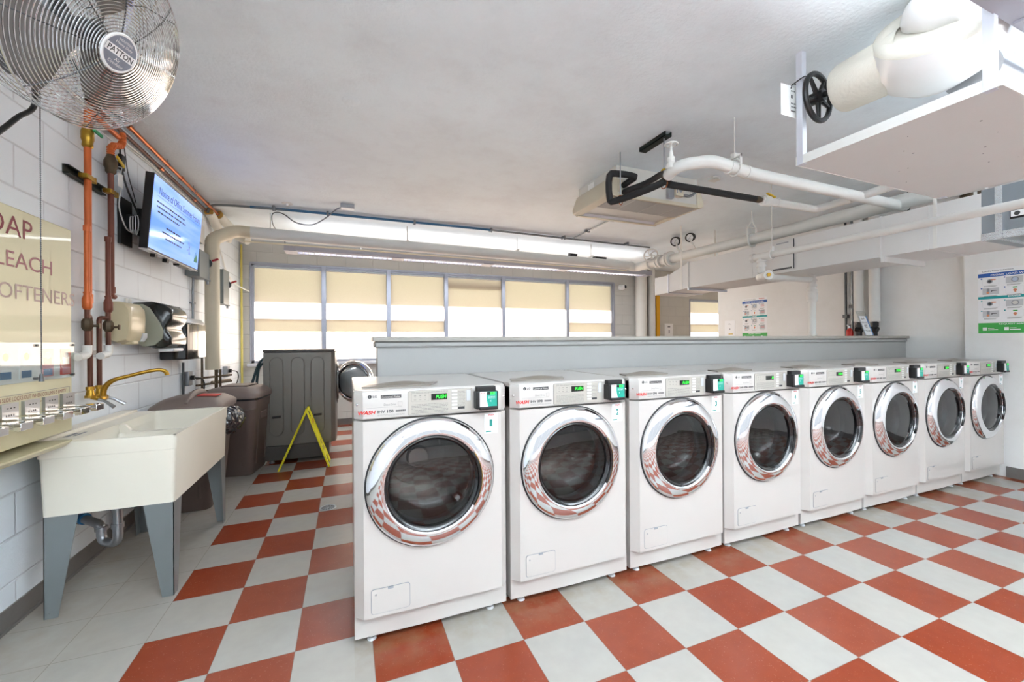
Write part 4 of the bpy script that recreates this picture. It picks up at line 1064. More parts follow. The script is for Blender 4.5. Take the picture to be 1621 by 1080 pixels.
# ------------------------------------------------------------------ trash cans
def trash_can(label, cx, cy, rz, w0, d0, w1, d1, H, sticker, liner):
    t = thing('trash_can', label, 'trash can', (cx, cy, 0), 'brown lidded trash cans')
    Mx = Matrix.Translation(V(cx, cy, 0)) @ Matrix.Rotation(R(rz), 4, 'Z')
    def rr(w_, d_, z, r=.07): return [V(x, y, z) for x, y in roundrect(-w_/2, -d_/2, w_/2, d_/2, r, 5)]
    m = MB().loft([rr(w0-.02, d0-.02, 0, .05), rr(w0, d0, .015, .06), rr(w1-.03, d1-.03, H-.14), rr(w1-.005, d1-.005, H-.135), rr(w1, d1, H)], cap1=False)
    m.xf(Mx).build('body', 'bin_brown', t, angle=40)
    for sx, sy, wd in ((0, -1, w0), (1, 0, d0)):
        q = MB()
        for k in (-1, 1):
            zz = [.10, H-.20]
            for ww in (0,):
                if sy: q.obox((k*w0*.27, -(d0/2+.012)-.004, H*.42), (.012, 0, 0), (0, .006, 0), (0, -.012, H*.30))
                else: q.obox(((w0/2+.018), k*d0*.27, H*.42), (.006, 0, 0), (0, .012, 0), (.012, 0, H*.30))
        q.xf(Mx).build('rib', 'bin_brown', t, bevel=.006)
        h = MB()
        if sy: h.obox((0, -(d1/2)-.004, H*.72), (.075, 0, 0), (0, .004, 0), (0, 0, .035))
        else: h.obox(((w1/2)-.014, 0, H*.72), (.004, 0, 0), (0, .075, 0), (0, 0, .035))
        h.xf(Mx).build('grip_recess', 'bin_lid', t, bevel=.01)
    l = MB().loft([rr(w1+.03, d1+.03, H-.03, .09), rr(w1+.035, d1+.035, H+.005, .09), rr(w1+.01, d1+.01, H+.025, .09), rr(w1-.10, d1-.10, H+.065, .09), rr(w1-.30, d1-.30, H+.078, .06)])
    lid = l.xf(Mx).build('lid', 'bin_lid', t, angle=50)
    h = MB().tube([(w1*.02, -d1*.48, H+.035), (w1*.02, -d1*.25, H+.088), (w1*.02, 0, H+.098), (w1*.02, d1*.25, H+.088), (w1*.02, d1*.48, H+.035)], [.012, .024, .028, .024, .012], 10, smooth=4) if sticker else MB().box(-w1*.25, -d1*.25, H+.07, w1*.25, d1*.25, H+.088)
    h.xf(Mx).build('lid_handle', 'bin_lid', lid, bevel=0 if sticker else .01)
    if sticker:
        s_ = MB().use('red_ink').obox((w1*.24, -.05, H+.079), (.065, 0, -.004), (0, .075, 0), (0, 0, .0016)).use('white_card')
        for k in range(3): s_.obox((w1*.24-.02*1+.02*k, -.05, H+.0812-.0012*k), (.004, 0, -.0005), (0, .035, 0), (0, 0, .0003))
        s_.xf(Mx).build('lid_sticker', None, lid, flat=True)
    if liner:
        b_ = MB().tube([(w1/2-.01, -d1*.30, H-.10), (w1/2+.0, -d1*.05, H-.14), (w1/2+.0, d1*.28, H-.13)], [.07, .12, .09], 12, smooth=6).xf(Mx).build('liner_bag', 'bag', t)
        ds = b_.modifiers.new('sub', 'SUBSURF'); ds.levels = 2; ds.render_levels = 2
        tx = bpy.data.textures.new('crumple', 'CLOUDS'); tx.noise_scale = .035; dp = b_.modifiers.new('disp', 'DISPLACE'); dp.texture = tx; dp.strength = .05
    else:
        MB().loft([rr(w1+.012, d1+.012, H-.05, .08), rr(w1+.020, d1+.020, H-.025, .08)], False, False).xf(Mx).build('liner_bag', 'bag', t)
    return t
trash_can('brown trash can with a red sticker on its lid, right behind the sink', -.325, 1.81, 0, .30, .42, .44, .54, .80, True, True)
trash_can('brown trash can with a lid pressed on askew, beside the graphite washer', -.20, 2.66, -9, .36, .42, .47, .56, .79, False, False)

# ------------------------------------------------------------------ graphite washer standing side-on
t = thing('washing_machine', 'graphite grey washer seen from its side, its round door hanging open', 'washing machine', (.33, 3.1, 0))
gx0, gx1, gy0, gy1 = -.01, .655, 2.76, 3.44
m = MB().box(gx0, gy0, .19, gx1, gy1, 1.195); m.build('cabinet', 'graphite', t, bevel=.008)
MB().box(gx0+.005, gy0+.012, .035, gx1-.03, gy1-.01, .188).build('plinth', 'graphite_dark', t, bevel=.004)
MB().box(gx0-.004, gy0-.004, 1.195, gx1+.03, gy1, 1.222).build('top_cover', 'graphite_dark', t, bevel=.006)
MB().loft([[V(x, y, z) for x, y in ((gx1-.01, gy0+.002), (gx1+.035, gy0+.03), (gx1+.045, gy0+.10), (gx1+.045, gy1-.10), (gx1+.035, gy1-.03), (gx1-.01, gy1-.002))] for z in (.19, 1.19)]).build('front_panel', 'graphite', t, angle=30)
for k, (a, b_) in enumerate(((.052, .178), (.254, .382), (.448, .578))):
    m = MB().use('graphite'); ce = (a+b_)/2; r_ = (b_-a)/2; zt, zb = 1.14-r_, .30+r_
    pts = [(ce+r_*math.cos(R(q)), zt+r_*math.sin(R(q))) for q in range(0, 181, 15)]+[(ce+r_*math.cos(R(q)), zb+r_*math.sin(R(q))) for q in range(180, 361, 15)]
    m.tube([V(x, gy0-.0005, z) for x, z in pts], .0045, 6, closed=True)
    if k != 1:
        m.use('black').tube([V(ce-.04, gy0-.001, .50), V(ce+.04, gy0-.001, .505)], .012, 8)
    m.build('side_recess', None, t)
for fx2_, fy3 in ((.06, 2.82), (.60, 2.82), (.06, 3.38), (.60, 3.38)): MB().cyl((fx2_, fy3, .01), (fx2_, fy3, .04), .014).cyl((fx2_, fy3, 0), (fx2_, fy3, .012), .026).build('foot', 'steel', t)
dc = V(.905, 3.18, .815); dax = V(.60, .80, 0).normalized()
m = MB().lathe(dc, dax, [(.245, .02), (.262, .01), (.265, -.01), (.25, -.03), (.215, -.04), (.19, -.03), (.185, -.01)], n=40); d_ = m.build('open_door', 'chrome', t, angle=60)
MB().lathe(dc, dax, [(.20, -.015), (.185, -.03), (.165, -.09), (.12, -.125), (.001, -.135)], n=32).lathe(dc, dax, [(.20, .015), (.001, .022)], n=32).build('door_glass', 'bowl_grey', d_, angle=60)
MB().ring(dc, dax, .225, .018, 40, 8).build('door_trim', 'dark_steel', d_)
MB().box(gx1+.03, 3.33, .74, gx1+.10, 3.37, .90).build('hinge', 'chrome', t, bevel=.004)
MB().use('chrome').lathe((gx1+.046, 3.10, .815), (1, 0, 0), [(.23, -.001), (.245, .012), (.22, .02), (.19, .005)], n=40).use('black').disc((gx1+.047, 3.10, .815), (1, 0, 0), .2, 32).build('door_opening', None, t)
t = thing('drain_hose', 'two dark rubber hoses looping behind the graphite washer', 'hose', (-.15, 3.35, .5))
for k in (0, 1): MB().tube([(.02, 3.46, 1.13-.06*k), (-.06, 3.42, 1.14-.07*k), (-.14, 3.40, 1.08-.05*k), (-.20+.03*k, 3.40, .92), (-.25+.06*k, 3.42, .70), (-.28+.08*k, 3.5, .4)], .015, 10, smooth=5).build('hose', 'hose_teal', t)

# ------------------------------------------------------------------ wet floor sign
t = thing('wet_floor_sign', 'yellow folding caution floor sign opened as an A-frame in the aisle', 'floor sign', (.41, 2.6, 0))
def wet(b0, b1, top):
    """one leaf: slotted board from base line b0-b1 to the hinge"""
    b0, b1 = Vector(b0), Vector(b1); top0, top1 = top
    up = ((Vector(top0)+Vector(top1))/2-(b0+b1)/2)
    def P_(u, v): return b0.lerp(b1, u).lerp(Vector(top0).lerp(Vector(top1), u), v)
    n = (b1-b0).cross(up).normalized()*.004
    m = MB()
    def slab(u0, u1, v0, v1):
        q = [P_(u0, v0), P_(u1, v0), P_(u1, v1), P_(u0, v1)]; m.loft([[p-n for p in q], [p+n for p in q]])
    slab(0, .30, 0, .16); slab(.70, 1, 0, .16); slab(0, 1, .16, .86); slab(0, .25, .86, .96); slab(.75, 1, .86, .96); slab(0, 1, .96, 1)
    for u in (0, 1):
        q = [P_(u-.015, 0), P_(u+.015, 0), P_(u+.015, 1), P_(u-.015, 1)]; m.loft([[p-n*2 for p in q], [p+n*2 for p in q]])
    return m, P_, n
TP = ((.425, 2.47, .60), (.425, 2.69, .60))
for b0, b1 in (((.168, 2.46, 0), (.168, 2.74, 0)), ((.636, 2.44, 0), (.636, 2.72, 0))):
    m, P_, n = wet(b0, b1, TP); lf = m.build('leaf', 'safety_yellow', t)
    s_ = 1 if b0[0] > .4 else -1
    q = MB().use('red_ink'); yd = (P_(.5, 1)-P_(.5, 0)).normalized(); xd = V(0, 1, 0)*s_; nn_ = xd.cross(yd).normalized()*.0045
    q.text('CAUTION', .17, .045, P_(.5, .74)-xd*.085+nn_, xd, yd, bold=.02)
    q.use('ink').text('WET', .10, .045, P_(.5, .36)-xd*.05+nn_, xd, yd, bold=.02).text('FLOOR', .14, .045, P_(.5, .26)-xd*.07+nn_, xd, yd, bold=.02)
    q.build('lettering', None, lf, flat=True)
MB().cyl((.425, 2.465, .60), (.425, 2.695, .60), .011).build('hinge', 'safety_yellow', t)
# floor drain
t = thing('floor_drain', 'round chrome floor drain set in a white tile in the aisle', 'floor drain', (.671, 1.281, 0))
MB().lathe((.671, 1.281, 0), Z, [(.062, .0005), (.060, .003), (.05, .0035), (.048, .002)], n=32).build('rim', 'steel', t)
m = MB().use('dark_steel').disc((.671, 1.281, .0015), (0, 0, 1), .049, 28).use('steel')
for k in range(12): a = k*math.pi/6; m.obox((.671+.03*math.cos(a), 1.281+.03*math.sin(a), .0025), (.014*math.cos(a), .014*math.sin(a), 0), (-.003*math.sin(a), .003*math.cos(a), 0), (0, 0, .001))
m.disc((.671, 1.281, .0032), (0, 0, 1), .012, 14).build('grate', None, t)

# ------------------------------------------------------------------ linear light fixtures
def linear_light(label, cx, cy, z, L_, wd, lip=.03):
    t = thing('linear_light', label, 'light fixture', (cx, cy, z))
    x0, x1 = cx-L_/2-.1, cx+L_/2+.1
    m = MB()
    m.prism([V(x0, cy-wd/2, z+.012), V(x0, cy-wd/2+lip, z), V(x0, cy-wd/2+lip+.005, z+.003), V(x0, cy-wd/2+.004, z+.075), V(x0, cy-wd/2, z+.075)], (x1-x0, 0, 0))
    m.prism([V(x0, cy+wd/2, z+.012), V(x0, cy+wd/2-lip, z), V(x0, cy+wd/2-lip-.005, z+.003), V(x0, cy+wd/2-.004, z+.075), V(x0, cy+wd/2, z+.075)], (x1-x0, 0, 0))
    for xx in (x0-.002, x1-.138): m.box(xx, cy-wd/2-.002, z-.001, xx+.14, cy+wd/2+.002, z+.076)
    k = x0+1.3
    while k < x1-.5: m.box(k, cy-wd/2+.012, z-.001, k+.16, cy+wd/2-.012, z+.012); k += 1.3
    m.build('housing', 'fixture', t)
    m = MB(); k = x0+.2
    while k < x1-.2: m.box(k, cy-wd/2+lip, z+.001, k+.006, cy+wd/2-lip, z+.03); k += .065
    m.build('louvre', 'fixture_white', t)
    m = MB()
    for dy in (-wd*.2, wd*.2): m.cyl((x0+.15, cy+dy, z+.055), (x1-.15, cy+dy, z+.055), .013, n=10)
    m.build('tube', 'tube', t)
    m = MB()
    for xx in (x0+.9, cx, x1-.9):
        for dx in (-.03, .03): m.cyl((xx, cy+dx, z+.07), (xx, cy+dx*.3, ZC-.0005), .0025, n=5)
    m.build('suspension_wire', 'fixture_white', t)
    return t
linear_light('long grey louvred light fixture hanging above the long window', 2.95, 3.62, 2.445, 5.5, .22)
linear_light('grey louvred light fixture near the ceiling in the above the suspended shelf', 3.4, -1.66, 2.475, 5.5, .30, .075)
linear_light('added grey louvred pendant, unseen behind the camera, nearer the washers', 3.0, -2.95, 2.12, 5.5, .30)  # both pendants are added housings for the unseen uplights
linear_light('added grey louvred pendant, unseen behind the camera, beside the added window', 3.0, -4.3, 2.12, 5.5, .30)
t = thing('fixture_cable', 'white cable looping from a ceiling junction box down to the window light', 'cable', (.3, 3.2, 2.5))
MB().tube([(.80, 2.57, 2.77), (.72, 2.62, 2.755), (.60, 2.75, 2.68), (.46, 2.85, 2.62), (.30, 2.90, 2.64), (.18, 2.95, 2.73), (.10, 3.0, 2.765), (.04, 3.05, 2.74), (.03, 3.25, 2.66), (.10, 3.5, 2.60), (.10, 3.60, 2.52)], .0065, 8, smooth=5).build('cable', 'conduit', t)
MB().box(.76, 2.53, 2.755, .90, 2.62, 2.80).build('junction_box', 'steel', t, bevel=.004)
solo('ceiling_canopy', MB().lathe((.23, 2.75, 2.80), Z, [(.055, 0), (.055, -.004), (.02, -.006), (.015, -.03), (.001, -.03)], n=24), 'white_pipe', 'small white round hook plate on the ceiling above the looping cable', 'ceiling hook')
solo('ceiling_patch', MB().lathe((.852, .491, 2.80), Z, [(.055, -.001), (.052, -.0025), (.001, -.0025)], n=28), 'ceiling_paint', 'faint round painted-over cover in the middle of the ceiling', 'ceiling cover')
# surface conduit across the ceiling
t = thing('ceiling_conduit', 'blue-taped conduit crossing the ceiling above the long window', 'conduit', (2, 2.95, 2.77))
MB().tube([(-.58, 3.12, 2.70), (-.54, 3.04, 2.765), (-.42, 2.98, 2.778), (-.1, 2.94, 2.778), (.3, 2.915, 2.778)], .013, 10, smooth=4).build('steel_run', 'conduit', t)
MB().tube([(2.55, 2.90, 2.778), (5.3, 2.98, 2.778)], .013, 10).build('steel_run', 'conduit', t)
MB().tube([(-.15, 2.945, 2.779), (.3, 2.915, 2.779), (1.5, 2.90, 2.779), (2.6, 2.90, 2.779)], .0145, 10).build('blue_run', 'conduit_blue', t)
for xx in (.08, .62, 1.6, 2.6, 3.7, 4.8): MB().box(xx-.012, 2.87, 2.762, xx+.012, 2.96, 2.80).cyl((xx, 2.875, 2.74), (xx, 2.875, 2.80), .010, n=8).build('clip', 'conduit', t)
t = thing('ceiling_conduit', 'short grey conduit branching from the blue-taped one towards the ceiling heater', 'conduit', (3.85, 2.4, 2.78))
MB().cyl((3.86, 2.93, 2.783), (3.82, 1.6, 2.783), .009).build('run', 'conduit', t)
for yy in (2.5, 1.95): MB().box(3.80, yy, 2.765, 3.88, yy+.02, 2.80).build('clip', 'conduit', t)

# ------------------------------------------------------------------ ceiling heater
t = thing('ceiling_heater', 'beige ceiling-mounted heater cassette with black insulated pipes beside it', 'ceiling heater', (3.37, .95, 2.53))
ax0, ax1, ay0, ay1, az = 2.95, 3.88, .66, 1.27, 2.53
MB().box(ax0+.01, ay0, az+.02, ax1-.01, ay1, ZC).build('case', 'ac_white', t, bevel=.003)
m = MB()
for s_, xx in ((-1, ax0), (1, ax1)):
    pr_ = [(xx, az+.19), (xx+s_*.012, az+.18), (xx+s_*.06, az+.05), (xx+s_*.055, az+.015), (xx+s_*.02, az), (xx-s_*.02, az), (xx-s_*.02, az+.19)]
    MB().prism([V(x, ay0-.01, z) for x, z in pr_], (0, ay1-ay0+.02, 0)).build('side_shell', 'ac_beige', t, bevel=.006)
for q in ((ax0-.02, ay0-.005, az, ax1+.02, ay0+.02, az+.03), (ax0-.02, ay1-.03, az-.006, ax1+.02, ay1, az+.02)): MB().box(*q).build('edge_rail', 'ac_beige', t)
MB().box(ax0+.01, ay0+.02, az-.001, ax1-.01, ay0+.30, az+.012).build('intake_grille', 'ac_grille', t)
m = MB()
for k in range(3): m.box(ax0+.22+.25*k, ay0+.02, az-.003, ax0+.225+.25*k, ay0+.30, az+.002)
for k in range(26): m.box(ax0+.01, ay0+.026+.0105*k, az-.002, ax1-.01, ay0+.029+.0105*k, az)
m.build('grille_bars', 'ac_white', t)
L_ = []
for i in range(9):
    a = i/8; L_.append([V(ax0+.01, ay0+.30+a*.28, az+.004+.05*math.sin(math.pi*a)), V(ax1-.01, ay0+.30+a*.28, az+.004+.05*math.sin(math.pi*a))])
m = MB(); m.add([p for q in L_ for p in q], [(2*i, 2*i+1, 2*i+3, 2*i+2) for i in range(8)]); m.build('deflector', 'fixture_white', t)
m = MB().use('steel').box(3.50, ay0-.035, 2.575, 3.56, ay0, 2.70).use('ac_beige').box(3.565, ay0-.05, 2.60, 3.655, ay0, 2.685).use('mid_grey').disc((3.62, ay0-.051, 2.65), (0, -1, 0), .02, 20).box(3.575, ay0-.052, 2.62, 3.585, ay0-.05, 2.67)
m.build('thermostat', None, t, bevel=.003)
MB().elbow([(3.655, ay0-.02, 2.625), (3.76, ay0-.02, 2.62), (3.82, ay0-.015, 2.66)], .012, .04).build('thermostat_conduit', 'conduit', t)
MB().box(2.965, ay0-.004, 2.57, 3.02, ay0, 2.68).build('end_plate', 'ac_beige', t)
MB().box(2.945, ay0+.32, 2.70, 2.949, ay0+.42, 2.77).build('data_label', 'tag_white', t)
MB().tube([(3.03, .655, 2.63), (3.02, .58, 2.63), (3.02, .50, 2.645), (2.86, .50, 2.645), (2.775, .50, 2.615), (2.775, .50, 2.44), (2.80, .46, 2.405), (2.90, .20, 2.42), (2.955, .08, 2.445)], .026, 12, smooth=3).build('insulated_pipe', 'black_foam', t)
MB().tube([(3.04, .655, 2.57), (3.02, .60, 2.565), (3.10, .45, 2.585), (3.10, .25, 2.59), (3.02, .12, 2.50), (3.0, .10, 2.455)], .024, 12, smooth=3).build('insulated_pipe', 'black_foam', t)
for p0, p1 in (((2.85, .46, 2.44), (2.85, .46, ZC)), ((2.965, .10, 2.46), (2.965, .10, 2.77))):
    MB().cyl(p0, p1, .005, n=8).build('threaded_rod', 'steel', t)
    MB().ring(V(*p0)-V(.0, 0, .028), (.5, -1, 0) if p0[0] < 2.9 else (1, 0, 0), .031, .004, 20, 6).box(p0[0]-.012, p0[1]-.01, p0[2]-.005, p0[0]+.012, p0[1]+.01, p0[2]+.015).build('copper_clamp', 'copper', t)
MB().box(2.94, .06, 2.765, 3.0, .34, 2.772).box(2.94, .06, 2.765, 2.945, .34, 2.798).box(2.995, .06, 2.765, 3.0, .34, 2.798).build('strut_bracket', 'strut_dark', t)

# ------------------------------------------------------------------ sprinkler / heating pipes
t = thing('overhead_pipe', 'white painted pipe with a hand valve at its left end, running towards the suspended shelf', 'pipe', (4, -.2, 2.43))
MB().elbow([(2.93, .02, 2.46), (2.90, -.06, 2.47), (2.93, -.14, 2.475), (3.05, -.24, 2.475), (3.4, -.24, 2.445), (5.30, -.24, 2.435), (5.38, -.15, 2.47), (5.38, .0, 2.56)], .040, .06, 16).build('pipe', 'white_pipe', t)
m = MB().lathe((2.89, -.05, 2.47), Z, [(.040, 0), (.036, .03), (.022, .045), (.026, .06), (.026, .08), (.016, .085), (.013, .12), (.008, .125), (.006, .165)], n=14, cap1=True); v = m.build('gate_valve', 'white_pipe', t)
m = MB().ring((2.89, -.05, 2.64), (0, 0, 1), .042, .005, 24, 6)
for k in range(5): a = k*1.257; m.cyl((2.89, -.05, 2.64), (2.89+.04*math.cos(a), -.05+.04*math.sin(a), 2.64), .0035, n=6)
m.cyl((2.89, -.05, 2.63), (2.89, -.05, 2.65), .009); m.build('hand_wheel', 'white_pipe', v)
m = MB().cyl((3.26, -.24, 2.55), (3.26, -.24, ZC), .004, n=6).box(3.24, -.255, 2.52, 3.28, -.225, 2.555)
m.tube([V(3.26, -.24+.047*math.cos(R(a)), 2.462+.055*math.sin(R(a))) for a in range(0, 360, 20)], .006, 6, closed=True).cyl((3.26, -.29, 2.53), (3.26, -.19, 2.53), .011, n=8).box(3.255, -.29, 2.46, 3.268, -.282, 2.54).box(3.255, -.198, 2.46, 3.268, -.19, 2.54)
m.build('clevis_hanger', 'white_pipe', t)
MB().cyl((3.36, -.24, 2.448), (3.372, -.24, 2.448), .0435, n=16).cyl((3.2, -.24, 2.455), (3.21, -.24, 2.455), .044, n=16).build('coupling', 'white_pipe', t)
t = thing('supply_line', 'black foam-covered pipe joining a white painted pipe, both ends with yellow-handled valves', 'pipe', (3.5, .1, 2.41))
MB().cyl((3.0, .10, 2.435), (3.90, .10, 2.44), .0255, n=14).build('foam_covered_run', 'black_foam', t)
MB().tube([(2.95, .09, 2.46), (2.955, .03, 2.475), (2.95, .0, 2.48)], .02, 10).lathe((3.90, .10, 2.44), X, [(.02, 0), (.026, .01), (.026, .05), (.020, .06), (.02, .09)], n=10, cap0=True, cap1=True).build('ball_valve', 'valve_bronze', t)
MB().obox((2.93, .03, 2.515), (.035, -.02, .012), (.004, .009, 0), (0, 0, .004)).obox((4.05, .07, 2.478), (.045, 0, -.012), (0, .010, 0), (0, 0, .004)).build('valve_lever', 'tag_yellow', t)
m = MB().elbow([(3.97, .10, 2.44), (4.66, .10, 2.44), (4.66, -.42, 2.45)], .031, .06, 14)
m.cyl((3.99, .10, 2.44), (4.06, .10, 2.44), .042).cyl((4.15, .10, 2.44), (4.165, .10, 2.44), .036).cyl((4.66, -.14, 2.445), (4.66, -.18, 2.445), .034); m.build('white_run', 'white_pipe', t)
MB().elbow([(4.66, -.30, 2.45), (4.66, -.52, 2.455), (4.66, -.9, 2.46)], .031, .03, 14).build('far_run', 'white_pipe', t)
solo('beam_clamp', MB().box(3.93, .53, 2.772, 4.02, .60, 2.80).cyl((3.95, .48, 2.76), (3.95, .56, 2.79), .012, n=8), 'white_pipe', 'small white painted bracket on the ceiling right of the heater', 'bracket')

t = thing('sprinkler_main', 'large white pipe with two round pressure gauges, running above the duct', 'pipe', (5.2, 1, 2.5))
MB().tube([(5.2, 2.46, 2.485), (5.2, 1.0, 2.465), (5.2, -.75, 2.46)], .062, 20).build('pipe', 'white_pipe', t)
m = MB()
for y0, y1, r_ in ((2.40, 2.43, .105), (2.45, 2.48, .105), (2.60, 2.63, .095), (2.66, 2.69, .095), (2.84, 2.87, .09)): m.cyl((5.2, y0, 2.487), (5.2, y1, 2.487), r_, n=24)
m.cyl((5.2, 2.48, 2.487), (5.2, 2.86, 2.487), .062, n=18).ball((5.2, 2.655, 2.50), .085, 16, 10); m.build('flanged_valve', 'white_pipe', t)
MB().elbow([(5.2, 2.86, 2.487), (5.2, 3.2, 2.487), (5.05, 3.2, 2.505)], .066, .08, 18).build('elbow', 'white_pipe', t)
m = MB(); wc = V(5.08, 2.70, 2.585); wa = V(-.72, -.55, .25).normalized(); m.ring(wc, wa, .10, .011, 32, 8)
_, u_, w_ = m.frame(wa)
for k in range(5):
    a = k*1.257; d = u_*math.cos(a)+w_*math.sin(a); q = u_*math.cos(a+.5)+w_*math.sin(a+.5); m.tube([wc, wc+q*.05, wc+d*.098], .007, 6, smooth=3)
m.cyl(wc-wa*.015, wc+wa*.015, .022).cyl(wc, wc-wa*.13, .012); m.build('hand_wheel', 'white_pipe', t)
for gy, gz, gr in ((2.33, 2.715, .062), (2.06, 2.71, .056)):
    c = V(5.2, gy, gz); d = (V(.8, -2.2, 1.3)-c).normalized()+V(0, 0, .0); d = (d+V(-.75, .0, -.25)).normalized()
    g_ = MB().cyl(c, c-d*.07, gr, n=28).ring(c, d, gr-.002, .009, 32, 8).build('pressure_gauge', 'black', t)
    MB().disc(c+d*.001, d, gr-.006, 28).build('gauge_face', 'white_card', g_)
    m = MB(); _, u_, w_ = m.frame(d)
    for k in range(9): a = math.radians(-135+k*33.75); e = u_*math.sin(a)+w_*math.cos(a); m.obox(c+d*.002+e*(gr-.016), e*.004, e.cross(d)*.0012, d*.0003)
    m.obox(c+d*.0025, (u_*.6+w_*.8)*(gr*.55), (u_*.8-w_*.6)*.0015, d*.0003); m.build('gauge_marks', 'ink', g_)
    MB().tube([c-d*.02, V(5.2, gy-.03, gz-.07), V(5.2, gy-.10, 2.52)], [.010, .014, .011], 8).build('gauge_stem', 'white_pipe', g_)
m = MB().cyl((5.2, 1.13, 2.68), (5.2, 1.13, ZC), .006, n=6)
m.tube([(5.13, 1.13, 2.60), (5.13, 1.13, 2.47), (5.15, 1.13, 2.405), (5.2, 1.13, 2.385), (5.25, 1.13, 2.405), (5.27, 1.13, 2.47), (5.27, 1.13, 2.60)], .012, 8, smooth=3).tube([(5.13, 1.13, 2.60), (5.2, 1.13, 2.68), (5.27, 1.13, 2.60)], .010, 8).cyl((5.12, 1.13, 2.60), (5.28, 1.13, 2.60), .007)
m.build('clevis_hanger', 'white_pipe', t)
t = thing('branch_pipe', 'white pipe running along the side of the duct, dropping at its far end', 'pipe', (4.6, -1, 2.1))
MB().tube([(4.60, .56, 2.112), (4.60, -.42, 2.108), (4.60, -2.6, 2.10)], .030, 16).build('pipe', 'white_pipe', t)
m = MB().cyl((4.60, .48, 2.112), (4.60, .66, 2.112), .038, n=16).cyl((4.60, .46, 2.112), (4.60, .49, 2.112), .044, n=16).cyl((4.60, .64, 2.112), (4.60, .67, 2.112), .044, n=16)
m.cyl((4.60, .57, 2.11), (4.60, .57, 1.95), .034, n=16).cyl((4.60, .57, 2.075), (4.60, .57, 2.055), .044, n=16).cyl((4.60, .57, 2.03), (4.60, .57, 2.01), .044, n=16)
m.cyl((4.56, .50, 1.915), (4.64, .62, 1.915), .036, n=16); m.ball((4.60, .57, 1.915), .040); m.cyl((4.60, .57, 1.917), (4.72, .57, 1.917), .038, n=16).cyl((4.715, .57, 1.917), (4.735, .57, 1.917), .044, n=16)
m.cyl((4.575, .50, 1.915), (4.555, .465, 1.915), .044, n=16)
m.build('fittings', 'white_pipe', t)
MB().cyl((4.556, .467, 1.915), (4.545, .45, 1.915), .018, n=6).build('brass_plug', 'brass', t)
m = MB().cyl((4.73, .57, 1.917), (5.36, .57, 1.922), .030, n=16).cyl((5.36, .57, 2.0), (5.36, .57, 1.33), .034, n=16)
for z0, r_ in ((1.97, .044), (1.915, .046), (1.86, .045), (1.81, .048), (1.775, .050), (1.70, .046), (1.35, .042)): m.cyl((5.36, .57, z0-.010), (5.36, .57, z0+.010), r_, n=16)
m.lathe((5.36, .57, 1.70), Z, [(.036, 0), (.050, .02), (.052, .06), (.040, .10)], n=16); m.build('drop_pipe', 'white_pipe', t)
m = MB().cyl((4.6, .46, 2.15), (4.6, .46, ZC), .004, n=6).ring((4.6, .46, 2.112), Y, .038, .006, 20, 6).box(4.585, .45, 2.14, 4.615, .47, 2.19); m.build('hanger', 'white_pipe', t)

# ------------------------------------------------------------------ duct
t = thing('air_duct', 'long white rectangular air duct crossing above the half wall, bare metal at its near end', 'duct', (5.2, .5, 1.97))
dx0, dx1, dz0, dz1 = 4.9, 5.5, 1.97, 2.30
MB().box(dx0, -.83, dz0, dx1, 1.79, dz1).build('painted_run', 'duct_white', t, bevel=.002)
m = MB()
for yy, o_ in ((-.25, .006), (1.79, .010), (.9, .003), (-.55, .003)):
    MB().box(dx0-o_, yy-.006, dz0-o_, dx1+o_, yy+.006, dz1+o_).build('seam_flange', 'duct_white', t)
MB().box(dx0-.004, -.28, dz0-.045, dx1, -.255, dz0).build('stiffener', 'duct_white', t)
MB().loft([[V(dx0, 1.79, dz0), V(dx1, 1.79, dz0), V(dx1, 1.79, dz1), V(dx0, 1.79, dz1)], [V(dx0-.0, 2.15, dz0-.02), V(dx1, 2.15, dz0-.02), V(dx1, 2.15, dz1-.115), V(dx0, 2.15, dz1-.115)], [V(dx0, 2.41, dz0-.03), V(dx1, 2.41, dz0-.03), V(dx1, 2.41, dz1-.115), V(dx0, 2.41, dz1-.115)]]).build('tapered_end', 'duct_white', t, bevel=.002)
for q in ((dx0-.008, 2.14, dz0-.03, dx1+.01, 2.155, dz1-.10), (dx0-.012, 1.775, dz0-.03, dx1+.06, 1.80, dz0-.002)): MB().box(*q).build('end_flange', 'alu_white', t)
MB().box(dx0, -3.0, dz0, dx1, -.83, dz1+.02).build('bare_section', 'duct_metal', t, bevel=.002)
MB().box(dx0-.0045, -.93, dz0-.0045, dx1, -.895, dz1+.022).box(dx0-.003, -3.0, dz0-.003, dx0+.02, -.83, dz0+.045).build('foil_tape', 'foil', t, flat=True)
m = MB().use('black').box(dx0-.004, -1.25, 2.083, dx0-.001, -.963, 2.148).use('white_card').box(dx0-.005, -1.25, 2.096, dx0-.003, -.967, 2.134).use('teal')
m.box(dx0-.006, -1.20, 2.104, dx0-.005, -1.03, 2.110).box(dx0-.006, -1.20, 2.118, dx0-.005, -1.05, 2.126)
m.use('ink').disc((dx0-.0062, -.995, 2.115), (-1, 0, 0), .014, 16)
m.build('maker_label', None, t, flat=True)
a_ = MB().box(dx0-.006, .455, 2.0, dx0-.001, .665, 2.285).build('access_panel', 'duct_white', t, bevel=.001)
m = MB().box(dx0-.008, .448, 1.995, dx0-.002, .454, 2.29).box(dx0-.008, .47, 2.006, dx0-.003, .66, 2.010).box(dx0-.014, .47, 2.0, dx0-.004, .655, 2.016); m.build('panel_edge', 'dark_steel', a_)
MB().box(dx0-.012, .50, 2.262, dx0-.002, .62, 2.272).build('latch', 'steel', a_)
for yy in (-.6, 1.9):
    for xx in (dx0-.004, dx1): MB().box(xx, yy, dz0, xx+.004, yy+.02, ZC).build('hanger_strap', 'white_pipe', t)
